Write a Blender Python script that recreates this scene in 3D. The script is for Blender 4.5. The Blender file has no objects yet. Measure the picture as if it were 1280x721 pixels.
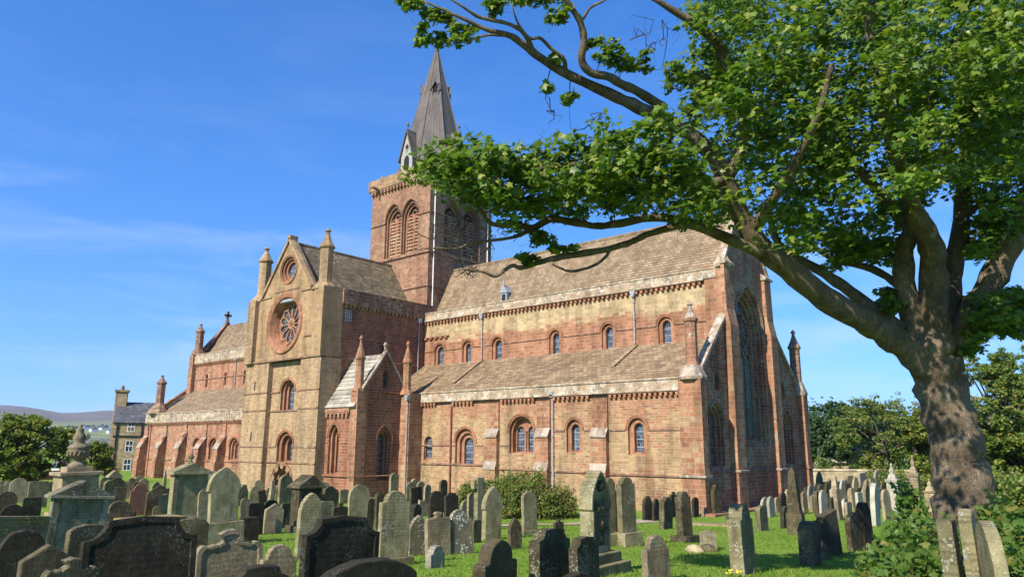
import bpy, math, random
import numpy as np
from mathutils import Vector

# ------------------------------------------------------------------ camera, sky, sun, exposure
SC = bpy.context.scene
COL = SC.collection
EYE = 3.3
YAW, PITCH, ROLL, FPX = math.radians(40.85), math.radians(12.1), math.radians(0.374), 925.0
_cy, _sy, _cp, _sp = math.cos(YAW), math.sin(YAW), math.cos(PITCH), math.sin(PITCH)
FWD = Vector((-_sy * _cp, _cy * _cp, _sp))
_r = Vector((_cy, _sy, 0)); _u = _r.cross(FWD)
RGT = _r * math.cos(ROLL) + _u * math.sin(ROLL)
UPV = -_r * math.sin(ROLL) + _u * math.cos(ROLL)
CAMP = Vector((0, 0, EYE))
cam_d = bpy.data.cameras.new('camera'); cam = bpy.data.objects.new('camera', cam_d); COL.objects.link(cam)
cam_d.sensor_fit = 'HORIZONTAL'; cam_d.sensor_width = 36.0; cam_d.lens = 36.0 * FPX / 1280.0
cam_d.clip_start = 0.1; cam_d.clip_end = 30000
from mathutils import Matrix
cam.matrix_world = Matrix(((RGT.x, UPV.x, -FWD.x, 0), (RGT.y, UPV.y, -FWD.y, 0), (RGT.z, UPV.z, -FWD.z, EYE), (0, 0, 0, 1)))
SC.camera = cam

SUN_EL, SUN_W = math.radians(38), math.radians(-2.2)         # sun in the south, a little to the east
sun_dir = Vector((-math.sin(SUN_W) * math.cos(SUN_EL), -math.cos(SUN_W) * math.cos(SUN_EL), math.sin(SUN_EL)))
sd = bpy.data.lights.new('sun', 'SUN'); sd.energy = 5.0; sd.angle = math.radians(0.5); sd.color = (1.0, 0.93, 0.80)
so = bpy.data.objects.new('sun', sd); COL.objects.link(so)
so.rotation_euler = sun_dir.to_track_quat('Z', 'Y').to_euler()
so.location = (0, -40, 60)

W = bpy.data.worlds.new('World'); SC.world = W; W.use_nodes = True
wt = W.node_tree; wn = wt.nodes; wn.clear()
wo = wn.new('ShaderNodeOutputWorld'); wb = wn.new('ShaderNodeBackground')
sky = wn.new('ShaderNodeTexSky'); sky.sky_type = 'NISHITA'; sky.sun_disc = False
sky.sun_elevation = SUN_EL; sky.sun_rotation = math.atan2(sun_dir.x, sun_dir.y)
sky.air_density = 1.0; sky.dust_density = 0.1; sky.ozone_density = 5.0; sky.altitude = 0
wb.inputs['Strength'].default_value = 0.097
# thin wisps of high cloud over the sky
tc = wn.new('ShaderNodeTexCoord'); mp = wn.new('ShaderNodeMapping'); mp.inputs['Scale'].default_value = (1.5, 1.5, 7.0)
mp.inputs['Rotation'].default_value = (0.08, 0.03, 1.9); mp.inputs['Location'].default_value = (0.4, 0.2, 0.0)
cn = wn.new('ShaderNodeTexNoise'); cn.inputs['Scale'].default_value = 2.2; cn.inputs['Detail'].default_value = 7; cn.inputs['Roughness'].default_value = 0.62
cn.inputs['Distortion'].default_value = 0.6
cr = wn.new('ShaderNodeValToRGB'); cr.color_ramp.elements[0].position = 0.47; cr.color_ramp.elements[1].position = 0.86
cr.color_ramp.elements[0].color = (0, 0, 0, 1); cr.color_ramp.elements[1].color = (0.6, 0.6, 0.6, 1)
mx = wn.new('ShaderNodeMix'); mx.data_type = 'RGBA'
mx.inputs[7].default_value = (5.6, 6.2, 7.0, 1)
hs = wn.new('ShaderNodeHueSaturation'); hs.inputs['Saturation'].default_value = 1.26; hs.inputs['Value'].default_value = 1.62; hs.inputs['Hue'].default_value = 0.509
# sample the sky a little higher up, so that the horizon stays blue instead of whitish
va = wn.new('ShaderNodeVectorMath'); va.operation = 'MULTIPLY_ADD'; va.inputs[1].default_value = (1, 1, .85); va.inputs[2].default_value = (0, 0, .12)
vn = wn.new('ShaderNodeVectorMath'); vn.operation = 'NORMALIZE'
wt.links.new(tc.outputs['Generated'], va.inputs[0]); wt.links.new(va.outputs[0], vn.inputs[0]); wt.links.new(vn.outputs[0], sky.inputs['Vector'])
# the wisps keep to the lower sky
sx = wn.new('ShaderNodeSeparateXYZ'); wt.links.new(tc.outputs['Generated'], sx.inputs[0])
mr = wn.new('ShaderNodeMapRange'); mr.interpolation_type = 'SMOOTHSTEP'; wt.links.new(sx.outputs[2], mr.inputs[0])
for i_, v_ in ((1, 0.12), (2, 0.42), (3, 1.0), (4, 0.12)): mr.inputs[i_].default_value = v_
mm = wn.new('ShaderNodeMath'); mm.operation = 'MULTIPLY'; wt.links.new(cr.outputs[0], mm.inputs[0]); wt.links.new(mr.outputs[0], mm.inputs[1])
for a, b in ((tc.outputs['Generated'], mp.inputs[0]), (mp.outputs[0], cn.inputs['Vector']), (cn.outputs['Fac'], cr.inputs[0]),
             (mm.outputs[0], mx.inputs[0]), (sky.outputs[0], hs.inputs['Color']), (hs.outputs[0], mx.inputs[6]), (mx.outputs[2], wb.inputs[0]), (wb.outputs[0], wo.inputs[0])):
    wt.links.new(a, b)
SC.view_settings.view_transform = 'Standard'; SC.view_settings.look = 'None'
SC.view_settings.exposure = 0.72; SC.view_settings.gamma = 1.0; SC.view_settings.use_curve_mapping = False
SC.cycles.max_bounces = 6; SC.cycles.transparent_max_bounces = 8

# ------------------------------------------------------------------ helpers
rnd = random.Random(7)
RNG = np.random.default_rng(11)

def ray(px, py):
    return FWD + RGT * ((px - 640) / FPX) - UPV * ((py - 360.5) / FPX)
def at(px, py, depth):
    """world point seen at a photo pixel, at a distance along the optical axis"""
    return CAMP + ray(px, py) * depth
def fdep(x, y):
    return -_sy * x + _cy * y
def gz(x, y):
    s = fdep(x, y)
    t = max(0.0, 1 - max(s, -4) / 34.0)
    z = 1.7 * t
    z += 0.06 * math.sin(x * 0.31 + 1) * math.cos(y * 0.27) * min(1, max(0, (s - 2) / 8)) * (1 if s < 33 else max(0, 1 - (s - 33) / 5))
    return z
def ground_hit(px, py):
    d = ray(px, py); t = 1.5
    while t < 140:
        p = CAMP + d * t
        if p.z < gz(p.x, p.y): return p, t
        t += 0.02
    return CAMP + d * 60, 60

class MB:
    def __init__(s): s.v = []; s.f = []; s.marks = []
    def add(s, vs, fs):
        o = len(s.v); s.marks.append((o, len(s.f))); s.v += [tuple(p) for p in vs]; s.f += [tuple(i + o for i in f) for f in fs]; return s
    def box(s, x0, x1, y0, y1, z0, z1):
        return s.add([(x0, y0, z0), (x1, y0, z0), (x1, y1, z0), (x0, y1, z0), (x0, y0, z1), (x1, y0, z1), (x1, y1, z1), (x0, y1, z1)],
                     [(0, 3, 2, 1), (4, 5, 6, 7), (0, 1, 5, 4), (1, 2, 6, 5), (2, 3, 7, 6), (3, 0, 4, 7)])
    def prism(s, base, ext):
        n = len(base); e = Vector(ext); b = [Vector(p) for p in base]
        return s.add(b + [p + e for p in b], [tuple(range(n))[::-1], tuple(range(n, 2 * n))] + [(i, (i + 1) % n, n + (i + 1) % n, n + i) for i in range(n)])
    def lathe(s, prof, c, n=8, rot=0.0, U=(1, 0, 0), V=(0, 1, 0), Wv=(0, 0, 1)):
        c = Vector(c); U = Vector(U); V = Vector(V); Wv = Vector(Wv); vs = []; fs = []
        for r, z in prof:
            for i in range(n):
                a = rot + 2 * math.pi * i / n
                vs.append(c + U * (r * math.cos(a)) + V * (r * math.sin(a)) + Wv * z)
        for k in range(len(prof) - 1):
            for i in range(n):
                j = (i + 1) % n
                fs.append((k * n + i, k * n + j, (k + 1) * n + j, (k + 1) * n + i))
        fs.append(tuple(range(n))[::-1]); fs.append(tuple(range((len(prof) - 1) * n, len(prof) * n)))
        return s.add(vs, fs)
    def tube(s, pts, rad, n=8, jit=0.0, cap=True):
        pts = [Vector(p) for p in pts]; vs = []; fs = []; ref = None
        for k, p in enumerate(pts):
            t = (pts[min(k + 1, len(pts) - 1)] - pts[max(k - 1, 0)])
            t = t.normalized() if t.length > 1e-9 else Vector((0, 0, 1))
            if ref is None: ref = t.orthogonal().normalized()
            ref = (ref - t * ref.dot(t)); ref = ref.normalized() if ref.length > 1e-6 else t.orthogonal().normalized()
            b = t.cross(ref); r = rad[k] if hasattr(rad, '__len__') else rad
            for i in range(n):
                a = 2 * math.pi * i / n; q = r * (1 + (rnd.uniform(-jit, jit) if jit else 0))
                vs.append(p + ref * (q * math.cos(a)) + b * (q * math.sin(a)))
        for k in range(len(pts) - 1):
            for i in range(n):
                j = (i + 1) % n; fs.append((k * n + i, k * n + j, (k + 1) * n + j, (k + 1) * n + i))
        if cap: fs.append(tuple(range(n))[::-1]); fs.append(tuple(range((len(pts) - 1) * n, len(pts) * n)))
        return s.add(vs, fs)
    def build(s, name, mat, parent=None, smooth=False, loc=None, bevel=0):
        me = bpy.data.meshes.new(name); me.from_pydata(s.v, [], s.f); me.update()
        o = bpy.data.objects.new(name, me); COL.objects.link(o)
        if mat: me.materials.append(mat)
        if smooth: me.polygons.foreach_set('use_smooth', [True] * len(me.polygons))
        if loc is not None: o.location = loc
        if parent is not None:
            o.parent = parent
            if parent.type == 'EMPTY' and parent.get('worldparts'): o.location = -parent.location
        if bevel:
            m = o.modifiers.new('bevel', 'BEVEL'); m.width = bevel; m.segments = 2; m.limit_method = 'ANGLE'; m.angle_limit = math.radians(35)
        return o

def pieces(mb, name, mat, parent=None):
    """one object for every piece that was added to the builder"""
    out = []
    for (v0, f0), (v1, f1) in zip(mb.marks, mb.marks[1:] + [(len(mb.v), len(mb.f))]):
        q = MB(); q.v = mb.v[v0:v1]; q.f = [tuple(i - v0 for i in f) for f in mb.f[f0:f1]]; out.append(q.build(name, mat, parent))
    return out

def thing(name, label, cat, loc, group=None, rz=0.0, worldparts=False):
    o = bpy.data.objects.new(name, None); COL.objects.link(o); o.location = loc; o.rotation_euler = (0, 0, rz); o.empty_display_size = 0.3
    if worldparts: o['worldparts'] = 1
    return tag(o, label, cat, group)
def tag(o, label, cat, group=None, kind=None):
    if label: o['label'] = label
    if cat: o['category'] = cat
    if group: o['group'] = group
    if kind: o['kind'] = kind
    return o
def setting(o): o['kind'] = 'structure'; return o

def np_mesh(name, verts, faces, mat, parent=None):
    """fast mesh from an (N,3) array and an (M,k) face array"""
    me = bpy.data.meshes.new(name); nv, (nf, k) = len(verts), faces.shape
    me.vertices.add(nv); me.vertices.foreach_set('co', np.ascontiguousarray(verts, dtype=np.float32).ravel())
    me.loops.add(nf * k); me.loops.foreach_set('vertex_index', np.ascontiguousarray(faces, dtype=np.int32).ravel())
    me.polygons.add(nf); me.polygons.foreach_set('loop_start', np.arange(0, nf * k, k, dtype=np.int32))
    me.update(calc_edges=True); me.validate()
    o = bpy.data.objects.new(name, me); COL.objects.link(o); me.materials.append(mat)
    if parent is not None:
        o.parent = parent
        if parent.get('worldparts'): o.location = -parent.location
    return o

# ------------------------------------------------------------------ materials
class NT:
    def __init__(s, name, rough=0.85, spec=0.25):
        s.m = bpy.data.materials.new(name); s.m.use_nodes = True; s.t = s.m.node_tree
        s.b = s.t.nodes['Principled BSDF']; s.b.inputs['Roughness'].default_value = rough
        s.b.inputs['Specular IOR Level'].default_value = spec
        s.out = s.t.nodes['Material Output']
    def n(s, ty, **kw):
        x = s.t.nodes.new('ShaderNode' + ty)
        for k, v in kw.items(): setattr(x, k, v)
        return x
    def l(s, a, b): s.t.links.new(a, b)
    def put(s, sock, v):
        if isinstance(v, bpy.types.NodeSocket): s.l(v, sock)
        elif v is not None:
            if sock.type == 'RGBA' and not hasattr(v, '__len__'): v = (v, v, v, 1)
            elif sock.type == 'RGBA' and len(v) == 3: v = (*v, 1)
            sock.default_value = v
    def math(s, op, a, b=None, c=None, clamp=False):
        x = s.n('Math', operation=op, use_clamp=clamp)
        for i, v in enumerate((a, b, c)):
            if v is not None: s.put(x.inputs[i], v)
        return x.outputs[0]
    def mix(s, f, a, b, mode='MIX'):
        x = s.n('Mix', data_type='RGBA', blend_type=mode); s.put(x.inputs[0], f); s.put(x.inputs[6], a); s.put(x.inputs[7], b); return x.outputs[2]
    def noise(s, vec, scale, detail=4, rough=0.55, dist=0):
        x = s.n('TexNoise'); s.put(x.inputs['Vector'], vec); x.inputs['Scale'].default_value = scale; x.inputs['Detail'].default_value = detail
        x.inputs['Roughness'].default_value = rough; x.inputs['Distortion'].default_value = dist; return x.outputs['Fac']
    def ramp(s, f, lo, hi, a=0.0, b=1.0):
        x = s.n('MapRange', interpolation_type='SMOOTHSTEP'); s.put(x.inputs[0], f)
        for i, v in enumerate((lo, hi, a, b)): s.put(x.inputs[i + 1], v)
        return x.outputs[0]
    def xyz(s, x, y, z):
        c = s.n('CombineXYZ'); s.put(c.inputs[0], x); s.put(c.inputs[1], y); s.put(c.inputs[2], z); return c.outputs[0]
    def sep(s, v):
        c = s.n('SeparateXYZ'); s.l(v, c.inputs[0]); return c.outputs
    def bump(s, h, strength=0.4, dist=0.02):
        b = s.n('Bump'); b.inputs['Strength'].default_value = strength; b.inputs['Distance'].default_value = dist
        s.put(b.inputs['Height'], h); s.l(b.outputs[0], s.b.inputs['Normal'])
    def vscale(s, v, sc):
        m = s.n('Mapping'); s.l(v, m.inputs[0]); m.inputs['Scale'].default_value = sc; return m.outputs[0]

def stone(name, A, B, bias=0.0, zr=None, bw=0.42, bh=0.2, mortar=(0.42, 0.34, 0.25), msize=0.014, lich=0.0, lcol=(0.5, 0.47, 0.38), vary=0.38, grime=0.38, patch=1.2, pscale=0.45):
    """coursed sandstone blocks: each block red or tan by chance, patches and a height gradient shift the chance"""
    t = NT(name, 0.9, 0.15); g = t.n('NewGeometry'); P = t.sep(g.outputs['Position']); N = t.sep(g.outputs['True Normal'])
    ex = t.math('GREATER_THAN', t.math('ABSOLUTE', N[0]), 0.72)
    hz = t.math('GREATER_THAN', t.math('ABSOLUTE', N[2]), 0.8)
    u = t.math('ADD', t.math('MULTIPLY', P[1], ex), t.math('MULTIPLY', P[0], t.math('SUBTRACT', 1.0, ex)))
    v = t.math('ADD', P[2], t.math('MULTIPLY', P[1], hz))
    wob = t.noise(g.outputs['Position'], 2.5, 2)
    v2 = t.math('ADD', v, t.math('MULTIPLY', wob, 0.05))
    u2 = t.math('ADD', u, t.math('MULTIPLY', t.noise(g.outputs['Position'], 1.7, 2), 0.12))
    br = t.n('TexBrick'); br.offset = 0.5; br.squash = 0.7; br.squash_frequency = 3
    t.l(t.xyz(u2, v2, 0.0), br.inputs['Vector']); br.inputs['Scale'].default_value = 1.0
    br.inputs['Color1'].default_value = (0, 0, 0, 1); br.inputs['Color2'].default_value = (1, 1, 1, 1); br.inputs['Mortar'].default_value = (0.5, 0.5, 0.5, 1)
    br.inputs['Mortar Size'].default_value = msize; br.inputs['Mortar Smooth'].default_value = 0.35
    br.inputs['Brick Width'].default_value = bw; br.inputs['Row Height'].default_value = bh
    rand = t.sep(br.outputs['Color'])[0]
    wn_ = t.n('TexWhiteNoise', noise_dimensions='1D'); t.l(rand, wn_.inputs['W']); r2 = wn_.outputs['Value']
    big = t.noise(g.outputs['Position'], pscale, 5, 0.6)
    f = t.math('ADD', t.math('MULTIPLY', rand, 0.55), t.math('MULTIPLY', t.math('SUBTRACT', big, 0.5), patch * 2))
    f = t.math('ADD', f, bias + 0.22)
    if zr: f = t.math('ADD', f, t.ramp(P[2], zr[0], zr[1], zr[2], zr[3]))
    f = t.ramp(f, 0.27, 0.76)
    col = t.mix(f, A, B)
    col = t.mix(1.0, col, t.ramp(r2, 0, 1, 1 - vary * 0.55, 1 + vary * 0.45), 'MULTIPLY')
    mask = br.outputs['Fac']
    col = t.mix(t.math('MULTIPLY', mask, 0.6), col, mortar)
    fine = t.noise(g.outputs['Position'], 14, 5, 0.65)
    col = t.mix(1.0, col, t.ramp(fine, 0.25, 0.75, 0.78, 1.16), 'MULTIPLY')
    st = t.noise(t.vscale(g.outputs['Position'], (1.4, 1.4, 0.22)), 1.0, 5, 0.6)
    col = t.mix(1.0, col, t.ramp(st, 0.3, 0.62, 1 - grime, 1.05), 'MULTIPLY')
    if lich:
        ln = t.noise(g.outputs['Position'], 3.2, 7, 0.72)
        col = t.mix(t.ramp(ln, 0.62 - lich * 0.25, 0.75 - lich * 0.2), col, lcol)
        l2 = t.noise(g.outputs['Position'], 9, 5, 0.7)
        col = t.mix(t.math('MULTIPLY', t.ramp(l2, 0.6, 0.7), min(1, lich)), col, (0.13, 0.12, 0.09))
    t.l(col, t.b.inputs['Base Color'])
    h = t.math('ADD', t.math('MULTIPLY', t.math('SUBTRACT', 1.0, mask), 0.8), t.math('ADD', t.math('MULTIPLY', fine, 0.7), t.math('MULTIPLY', r2, 0.5)))
    t.bump(h, 0.55, 0.02)
    return t.m

RED, RED2, TAN, TAN2, PALE = (0.25, 0.105, 0.056), (0.325, 0.152, 0.083), (0.345, 0.225, 0.113), (0.37, 0.25, 0.135), (0.43, 0.315, 0.17)
M = {}
M['aisle'] = stone('stone_aisle', RED2, TAN, bias=0.22, zr=(4.6, 6.2, 0.0, -0.45), bw=0.38, bh=0.145, lich=0.05, patch=1.0)
M['cler'] = stone('stone_clerestory', RED2, PALE, bias=-0.62, zr=(10.7, 12.2, 0.0, 1.1), bw=0.48, bh=0.22, lich=0.12, patch=0.9, pscale=0.25, vary=0.35)
M['red'] = stone('stone_red', RED, TAN, bias=-0.42, bw=0.42, bh=0.2, lich=0.05, patch=0.7)
M['redbutt'] = stone('stone_red_buttress', RED2, TAN2, bias=-0.25, bw=0.5, bh=0.26, lich=0.12, patch=0.9)
M['trim'] = stone('stone_red_trim', RED2, TAN, bias=-0.5, bw=0.3, bh=0.3, lich=0.0, patch=0.6, msize=0.006)
M['tan'] = stone('stone_tan', (0.32, 0.17, 0.09), (0.345, 0.228, 0.118), bias=0.4, bw=0.36, bh=0.135, lich=0.1, patch=0.8)
M['tansmooth'] = stone('stone_tan_ashlar', (0.30, 0.165, 0.09), (0.33, 0.215, 0.113), bias=0.4, bw=0.6, bh=0.24, lich=0.1, vary=0.25, patch=0.6, msize=0.006)
M['tower'] = stone('stone_tower', (0.255, 0.125, 0.073), (0.30, 0.18, 0.102), bias=-0.1, bw=0.42, bh=0.2, lich=0.08, vary=0.4, patch=0.7, grime=0.3)
M['nave'] = stone('stone_nave', (0.335, 0.155, 0.09), (0.36, 0.245, 0.138), bias=-0.2, bw=0.5, bh=0.24, lich=0.16, patch=1.0)
M['parapet'] = stone('stone_parapet', (0.33, 0.225, 0.14), (0.37, 0.28, 0.185), bias=0.2, bw=0.6, bh=0.3, lich=0.55, lcol=(0.50, 0.46, 0.38), patch=1.0, pscale=0.8)
M['cap'] = stone('stone_cap', (0.29, 0.21, 0.15), (0.36, 0.285, 0.215), bias=0.2, bw=0.8, bh=0.5, lich=0.45, msize=0.004, lcol=(0.45, 0.41, 0.35))
M['east'] = stone('stone_east', (0.245, 0.095, 0.06), (0.28, 0.195, 0.115), bias=0.0, bw=0.42, bh=0.2, lich=0.1, patch=1.1)
M['dstone'] = stone('stone_dark_red', (0.23, 0.115, 0.075), (0.30, 0.21, 0.13), bias=-0.2, bw=0.5, bh=0.25, lich=0.25)
M['house'] = stone('stone_house', (0.30, 0.2, 0.11), (0.38, 0.28, 0.15), bias=0.1, bw=0.5, bh=0.22, vary=0.4)
M['wall'] = stone('stone_boundary', (0.33, 0.24, 0.14), (0.45, 0.36, 0.22), bias=0.1, bw=0.4, bh=0.16, lich=0.3)

def slate(name, A, B, cw=0.34, lich=0.3, lcol=(0.42, 0.40, 0.30), axis='x', ch=0.2, bright=1.0):
    t = NT(name, 0.88, 0.2); g = t.n('NewGeometry'); P = t.sep(g.outputs['Position'])
    u = P[0] if axis == 'x' else P[1]
    br = t.n('TexBrick'); br.offset = 0.5
    t.l(t.xyz(t.math('ADD', u, t.math('MULTIPLY', t.noise(g.outputs['Position'], 2, 2), 0.1)), P[2], 0.0), br.inputs['Vector'])
    br.inputs['Scale'].default_value = 1; br.inputs['Color1'].default_value = (0, 0, 0, 1); br.inputs['Color2'].default_value = (1, 1, 1, 1)
    br.inputs['Mortar Size'].default_value = 0.012; br.inputs['Brick Width'].default_value = cw; br.inputs['Row Height'].default_value = ch
    rand = t.sep(br.outputs['Color'])[0]
    big = t.noise(g.outputs['Position'], 0.5, 5, 0.65)
    f = t.math('ADD', t.math('MULTIPLY', rand, 0.6), t.math('MULTIPLY', t.math('SUBTRACT', big, 0.5), 1.4))
    col = t.mix(t.ramp(f, 0.05, 0.75), A, B)
    col = t.mix(1.0, col, t.ramp(rand, 0, 1, 0.89, 1.09), 'MULTIPLY')
    ln = t.noise(g.outputs['Position'], 6, 6, 0.7)
    col = t.mix(t.math('MULTIPLY', t.ramp(ln, 0.55, 0.68), lich), col, lcol)
    st = t.noise(t.vscale(g.outputs['Position'], (1.5, 1.5, 0.3)), 0.9, 4)
    col = t.mix(1.0, col, t.ramp(st, 0.3, 0.65, 0.75, 1.08), 'MULTIPLY')
    col = t.mix(t.math('MULTIPLY', br.outputs['Fac'], 0.7), col, (0.07, 0.055, 0.04))
    t.l(col, t.b.inputs['Base Color'])
    t.bump(t.math('ADD', t.math('MULTIPLY', rand, 0.8), t.math('ADD', t.math('SUBTRACT', 1.0, br.outputs['Fac']), t.noise(g.outputs['Position'], 18, 3))), 0.6, 0.025)
    return t.m
M['roof'] = slate('roof_stone_slate', (0.25, 0.175, 0.105), (0.305, 0.222, 0.138), lich=0.25, lcol=(0.39, 0.33, 0.23))
M['roof_aisle'] = slate('roof_stone_slate_warm', (0.26, 0.175, 0.10), (0.34, 0.245, 0.145), lich=0.4, ch=0.16, lcol=(0.38, 0.34, 0.24))
M['roof_t'] = slate('roof_stone_slate_cross', (0.19, 0.145, 0.085), (0.28, 0.22, 0.13), lich=0.3, axis='y')
M['roof_flag'] = slate('roof_flagstone', (0.30, 0.27, 0.215), (0.40, 0.365, 0.30), cw=0.8, lich=0.5, lcol=(0.46, 0.44, 0.38), ch=0.42)
M['roof_grey'] = slate('roof_grey_slate', (0.10, 0.105, 0.115), (0.15, 0.15, 0.16), lich=0.15, axis='y')

def plain(name, c, rough=0.6, spec=0.3, metal=0.0, var=0.25, scale=6, bump=0.15):
    t = NT(name, rough, spec); t.b.inputs['Metallic'].default_value = metal
    tc = t.n('TexCoord'); f = t.noise(tc.outputs['Object'], scale, 5, 0.6)
    t.l(t.mix(1.0, c, t.ramp(f, 0.3, 0.7, 1 - var, 1 + var), 'MULTIPLY'), t.b.inputs['Base Color'])
    if bump: t.bump(f, bump, 0.02)
    return t.m
M['lead'] = plain('lead', (0.30, 0.32, 0.34), 0.5, 0.4, 0.2)
M['pipe'] = plain('pipe_paint', (0.30, 0.27, 0.25), 0.55)
M['dark_edge_red'] = plain('dark_edge_red', (0.20, 0.06, 0.035), 0.6)
M['white'] = plain('white_paint', (0.72, 0.71, 0.68), 0.6, var=0.08)
M['greywhite'] = plain('weathered_white_timber', (0.30, 0.29, 0.27), 0.7, var=0.2)
M['dark'] = plain('dark_void', (0.02, 0.018, 0.016), 0.9)
M['green_glass'] = plain('green_glass', (0.055, 0.12, 0.10), 0.25, 0.5, var=0.4, scale=3)

def glass_mat(name, base=(0.05, 0.062, 0.082), lead=(0.26, 0.29, 0.34), sc=0.16):
    t = NT(name, 0.22, 0.5); g = t.n('NewGeometry'); P = t.sep(g.outputs['Position'])
    h = t.math('ADD', P[0], P[1])
    br = t.n('TexBrick'); br.offset = 0.0; t.l(t.xyz(h, P[2], 0.0), br.inputs['Vector']); br.inputs['Scale'].default_value = 1
    br.inputs['Brick Width'].default_value = sc; br.inputs['Row Height'].default_value = sc * 1.25; br.inputs['Mortar Size'].default_value = 0.012
    br.inputs['Color1'].default_value = (0, 0, 0, 1); br.inputs['Color2'].default_value = (1, 1, 1, 1)
    rand = t.sep(br.outputs['Color'])[0]
    c = t.mix(1.0, base, t.ramp(rand, 0, 1, 0.35, 1.9), 'MULTIPLY')
    b2 = t.n('TexBrick'); b2.offset = 0.0; t.l(t.xyz(h, P[2], 0.0), b2.inputs['Vector']); b2.inputs['Scale'].default_value = 1
    b2.inputs['Brick Width'].default_value = 5.0; b2.inputs['Row Height'].default_value = 0.42; b2.inputs['Mortar Size'].default_value = 0.022
    c = t.mix(t.math('MULTIPLY', br.outputs['Fac'], 0.55), c, lead); c = t.mix(b2.outputs['Fac'], c, lead)
    t.l(c, t.b.inputs['Base Color']); t.bump(t.math('MULTIPLY', rand, 1.0), 0.25, 0.02)
    return t.m
M['glass'] = glass_mat('leaded_glass'); M['glass_dark'] = glass_mat('leaded_glass_dark', (0.05, 0.055, 0.065), (0.16, 0.17, 0.18), 0.13)

def spire_mat():
    t = NT('spire_cladding', 0.55, 0.35); g = t.n('NewGeometry')
    f = t.noise(t.vscale(g.outputs['Position'], (1.2, 1.2, 0.25)), 1.2, 6, 0.65)
    c = t.mix(t.ramp(f, 0.3, 0.7), (0.095, 0.078, 0.066), (0.155, 0.13, 0.11))
    f2 = t.noise(g.outputs['Position'], 5, 4)
    c = t.mix(1.0, c, t.ramp(f2, 0.3, 0.7, 0.8, 1.15), 'MULTIPLY')
    t.l(c, t.b.inputs['Base Color']); t.bump(f2, 0.2, 0.03); return t.m
M['spire'] = spire_mat()

def grave_mat(name, A, B, lich=(0.40, 0.40, 0.33), lamt=0.5, lscale=22, moss=0.4, dark=0.5, inscr=True, gold=0.0):
    t = NT(name, 0.9, 0.15); tc = t.n('TexCoord'); O = tc.outputs['Object']; oi = t.n('ObjectInfo')
    mp_ = t.n('Mapping'); t.l(O, mp_.inputs[0]); off = t.xyz(t.math('MULTIPLY', oi.outputs['Random'], 37.0), t.math('MULTIPLY', oi.outputs['Random'], 91.0), 0.0); t.l(off, mp_.inputs['Location'])
    V = mp_.outputs[0]
    big = t.noise(V, 2.2, 6, 0.65); c = t.mix(t.ramp(big, 0.3, 0.7), A, B)
    c = t.mix(1.0, c, t.ramp(oi.outputs['Random'], 0, 1, 0.72, 1.25), 'MULTIPLY')
    st = t.noise(t.vscale(V, (5, 5, 0.7)), 1.0, 5, 0.6)
    c = t.mix(t.math('MULTIPLY', t.ramp(st, 0.5, 0.7), dark), c, (0.035, 0.033, 0.026))
    ms = t.noise(V, 5, 6, 0.7)
    c = t.mix(t.math('MULTIPLY', t.ramp(ms, 0.5, 0.66), moss), c, (0.13, 0.135, 0.055))
    vo = t.n('TexVoronoi'); t.l(V, vo.inputs['Vector']); vo.inputs['Scale'].default_value = lscale; vo.inputs['Randomness'].default_value = 1
    lm = t.noise(V, 3.1, 5, 0.7); thr = t.math('MULTIPLY', t.ramp(lm, 0.42, 0.66), 0.48)
    sp = t.math('LESS_THAN', t.math('ADD', vo.outputs['Distance'], t.math('MULTIPLY', t.noise(V, 60, 3), 0.18)), t.math('ADD', thr, 0.13))
    c = t.mix(t.math('MULTIPLY', sp, lamt), c, lich)
    fine = t.noise(V, 45, 5, 0.7); c = t.mix(1.0, c, t.ramp(fine, 0.3, 0.7, 0.78, 1.2), 'MULTIPLY')
    t.l(c, t.b.inputs['Base Color'])
    h = t.math('ADD', t.math('MULTIPLY', fine, 0.5), t.math('MULTIPLY', t.noise(V, 9, 5, 0.7), 1.3))
    if inscr:                                       # weathered rows of shallow cutting, illegible
        P = t.sep(O); row = t.math('LESS_THAN', t.math('FRACT', t.math('MULTIPLY', P[2], 15.0)), 0.55)
        lt = t.math('GREATER_THAN', t.noise(t.xyz(t.math('MULTIPLY', P[1], 55.0), t.math('FLOOR', t.math('MULTIPLY', P[2], 15.0)), 0.0), 1.0, 2), 0.5)
        top = t.math('MULTIPLY', t.ramp(P[2], 0.30, 0.42), t.math('LESS_THAN', t.math('ABSOLUTE', P[1]), 0.26))
        k = t.math('MULTIPLY', t.math('MULTIPLY', row, lt), top)
        h = t.math('SUBTRACT', h, t.math('MULTIPLY', k, 0.7))
        t.l(t.mix(t.math('MULTIPLY', k, 0.4), c, (0.05, 0.045, 0.03)), t.b.inputs['Base Color'])
    t.bump(h, 0.65, 0.018)
    return t.m
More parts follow.
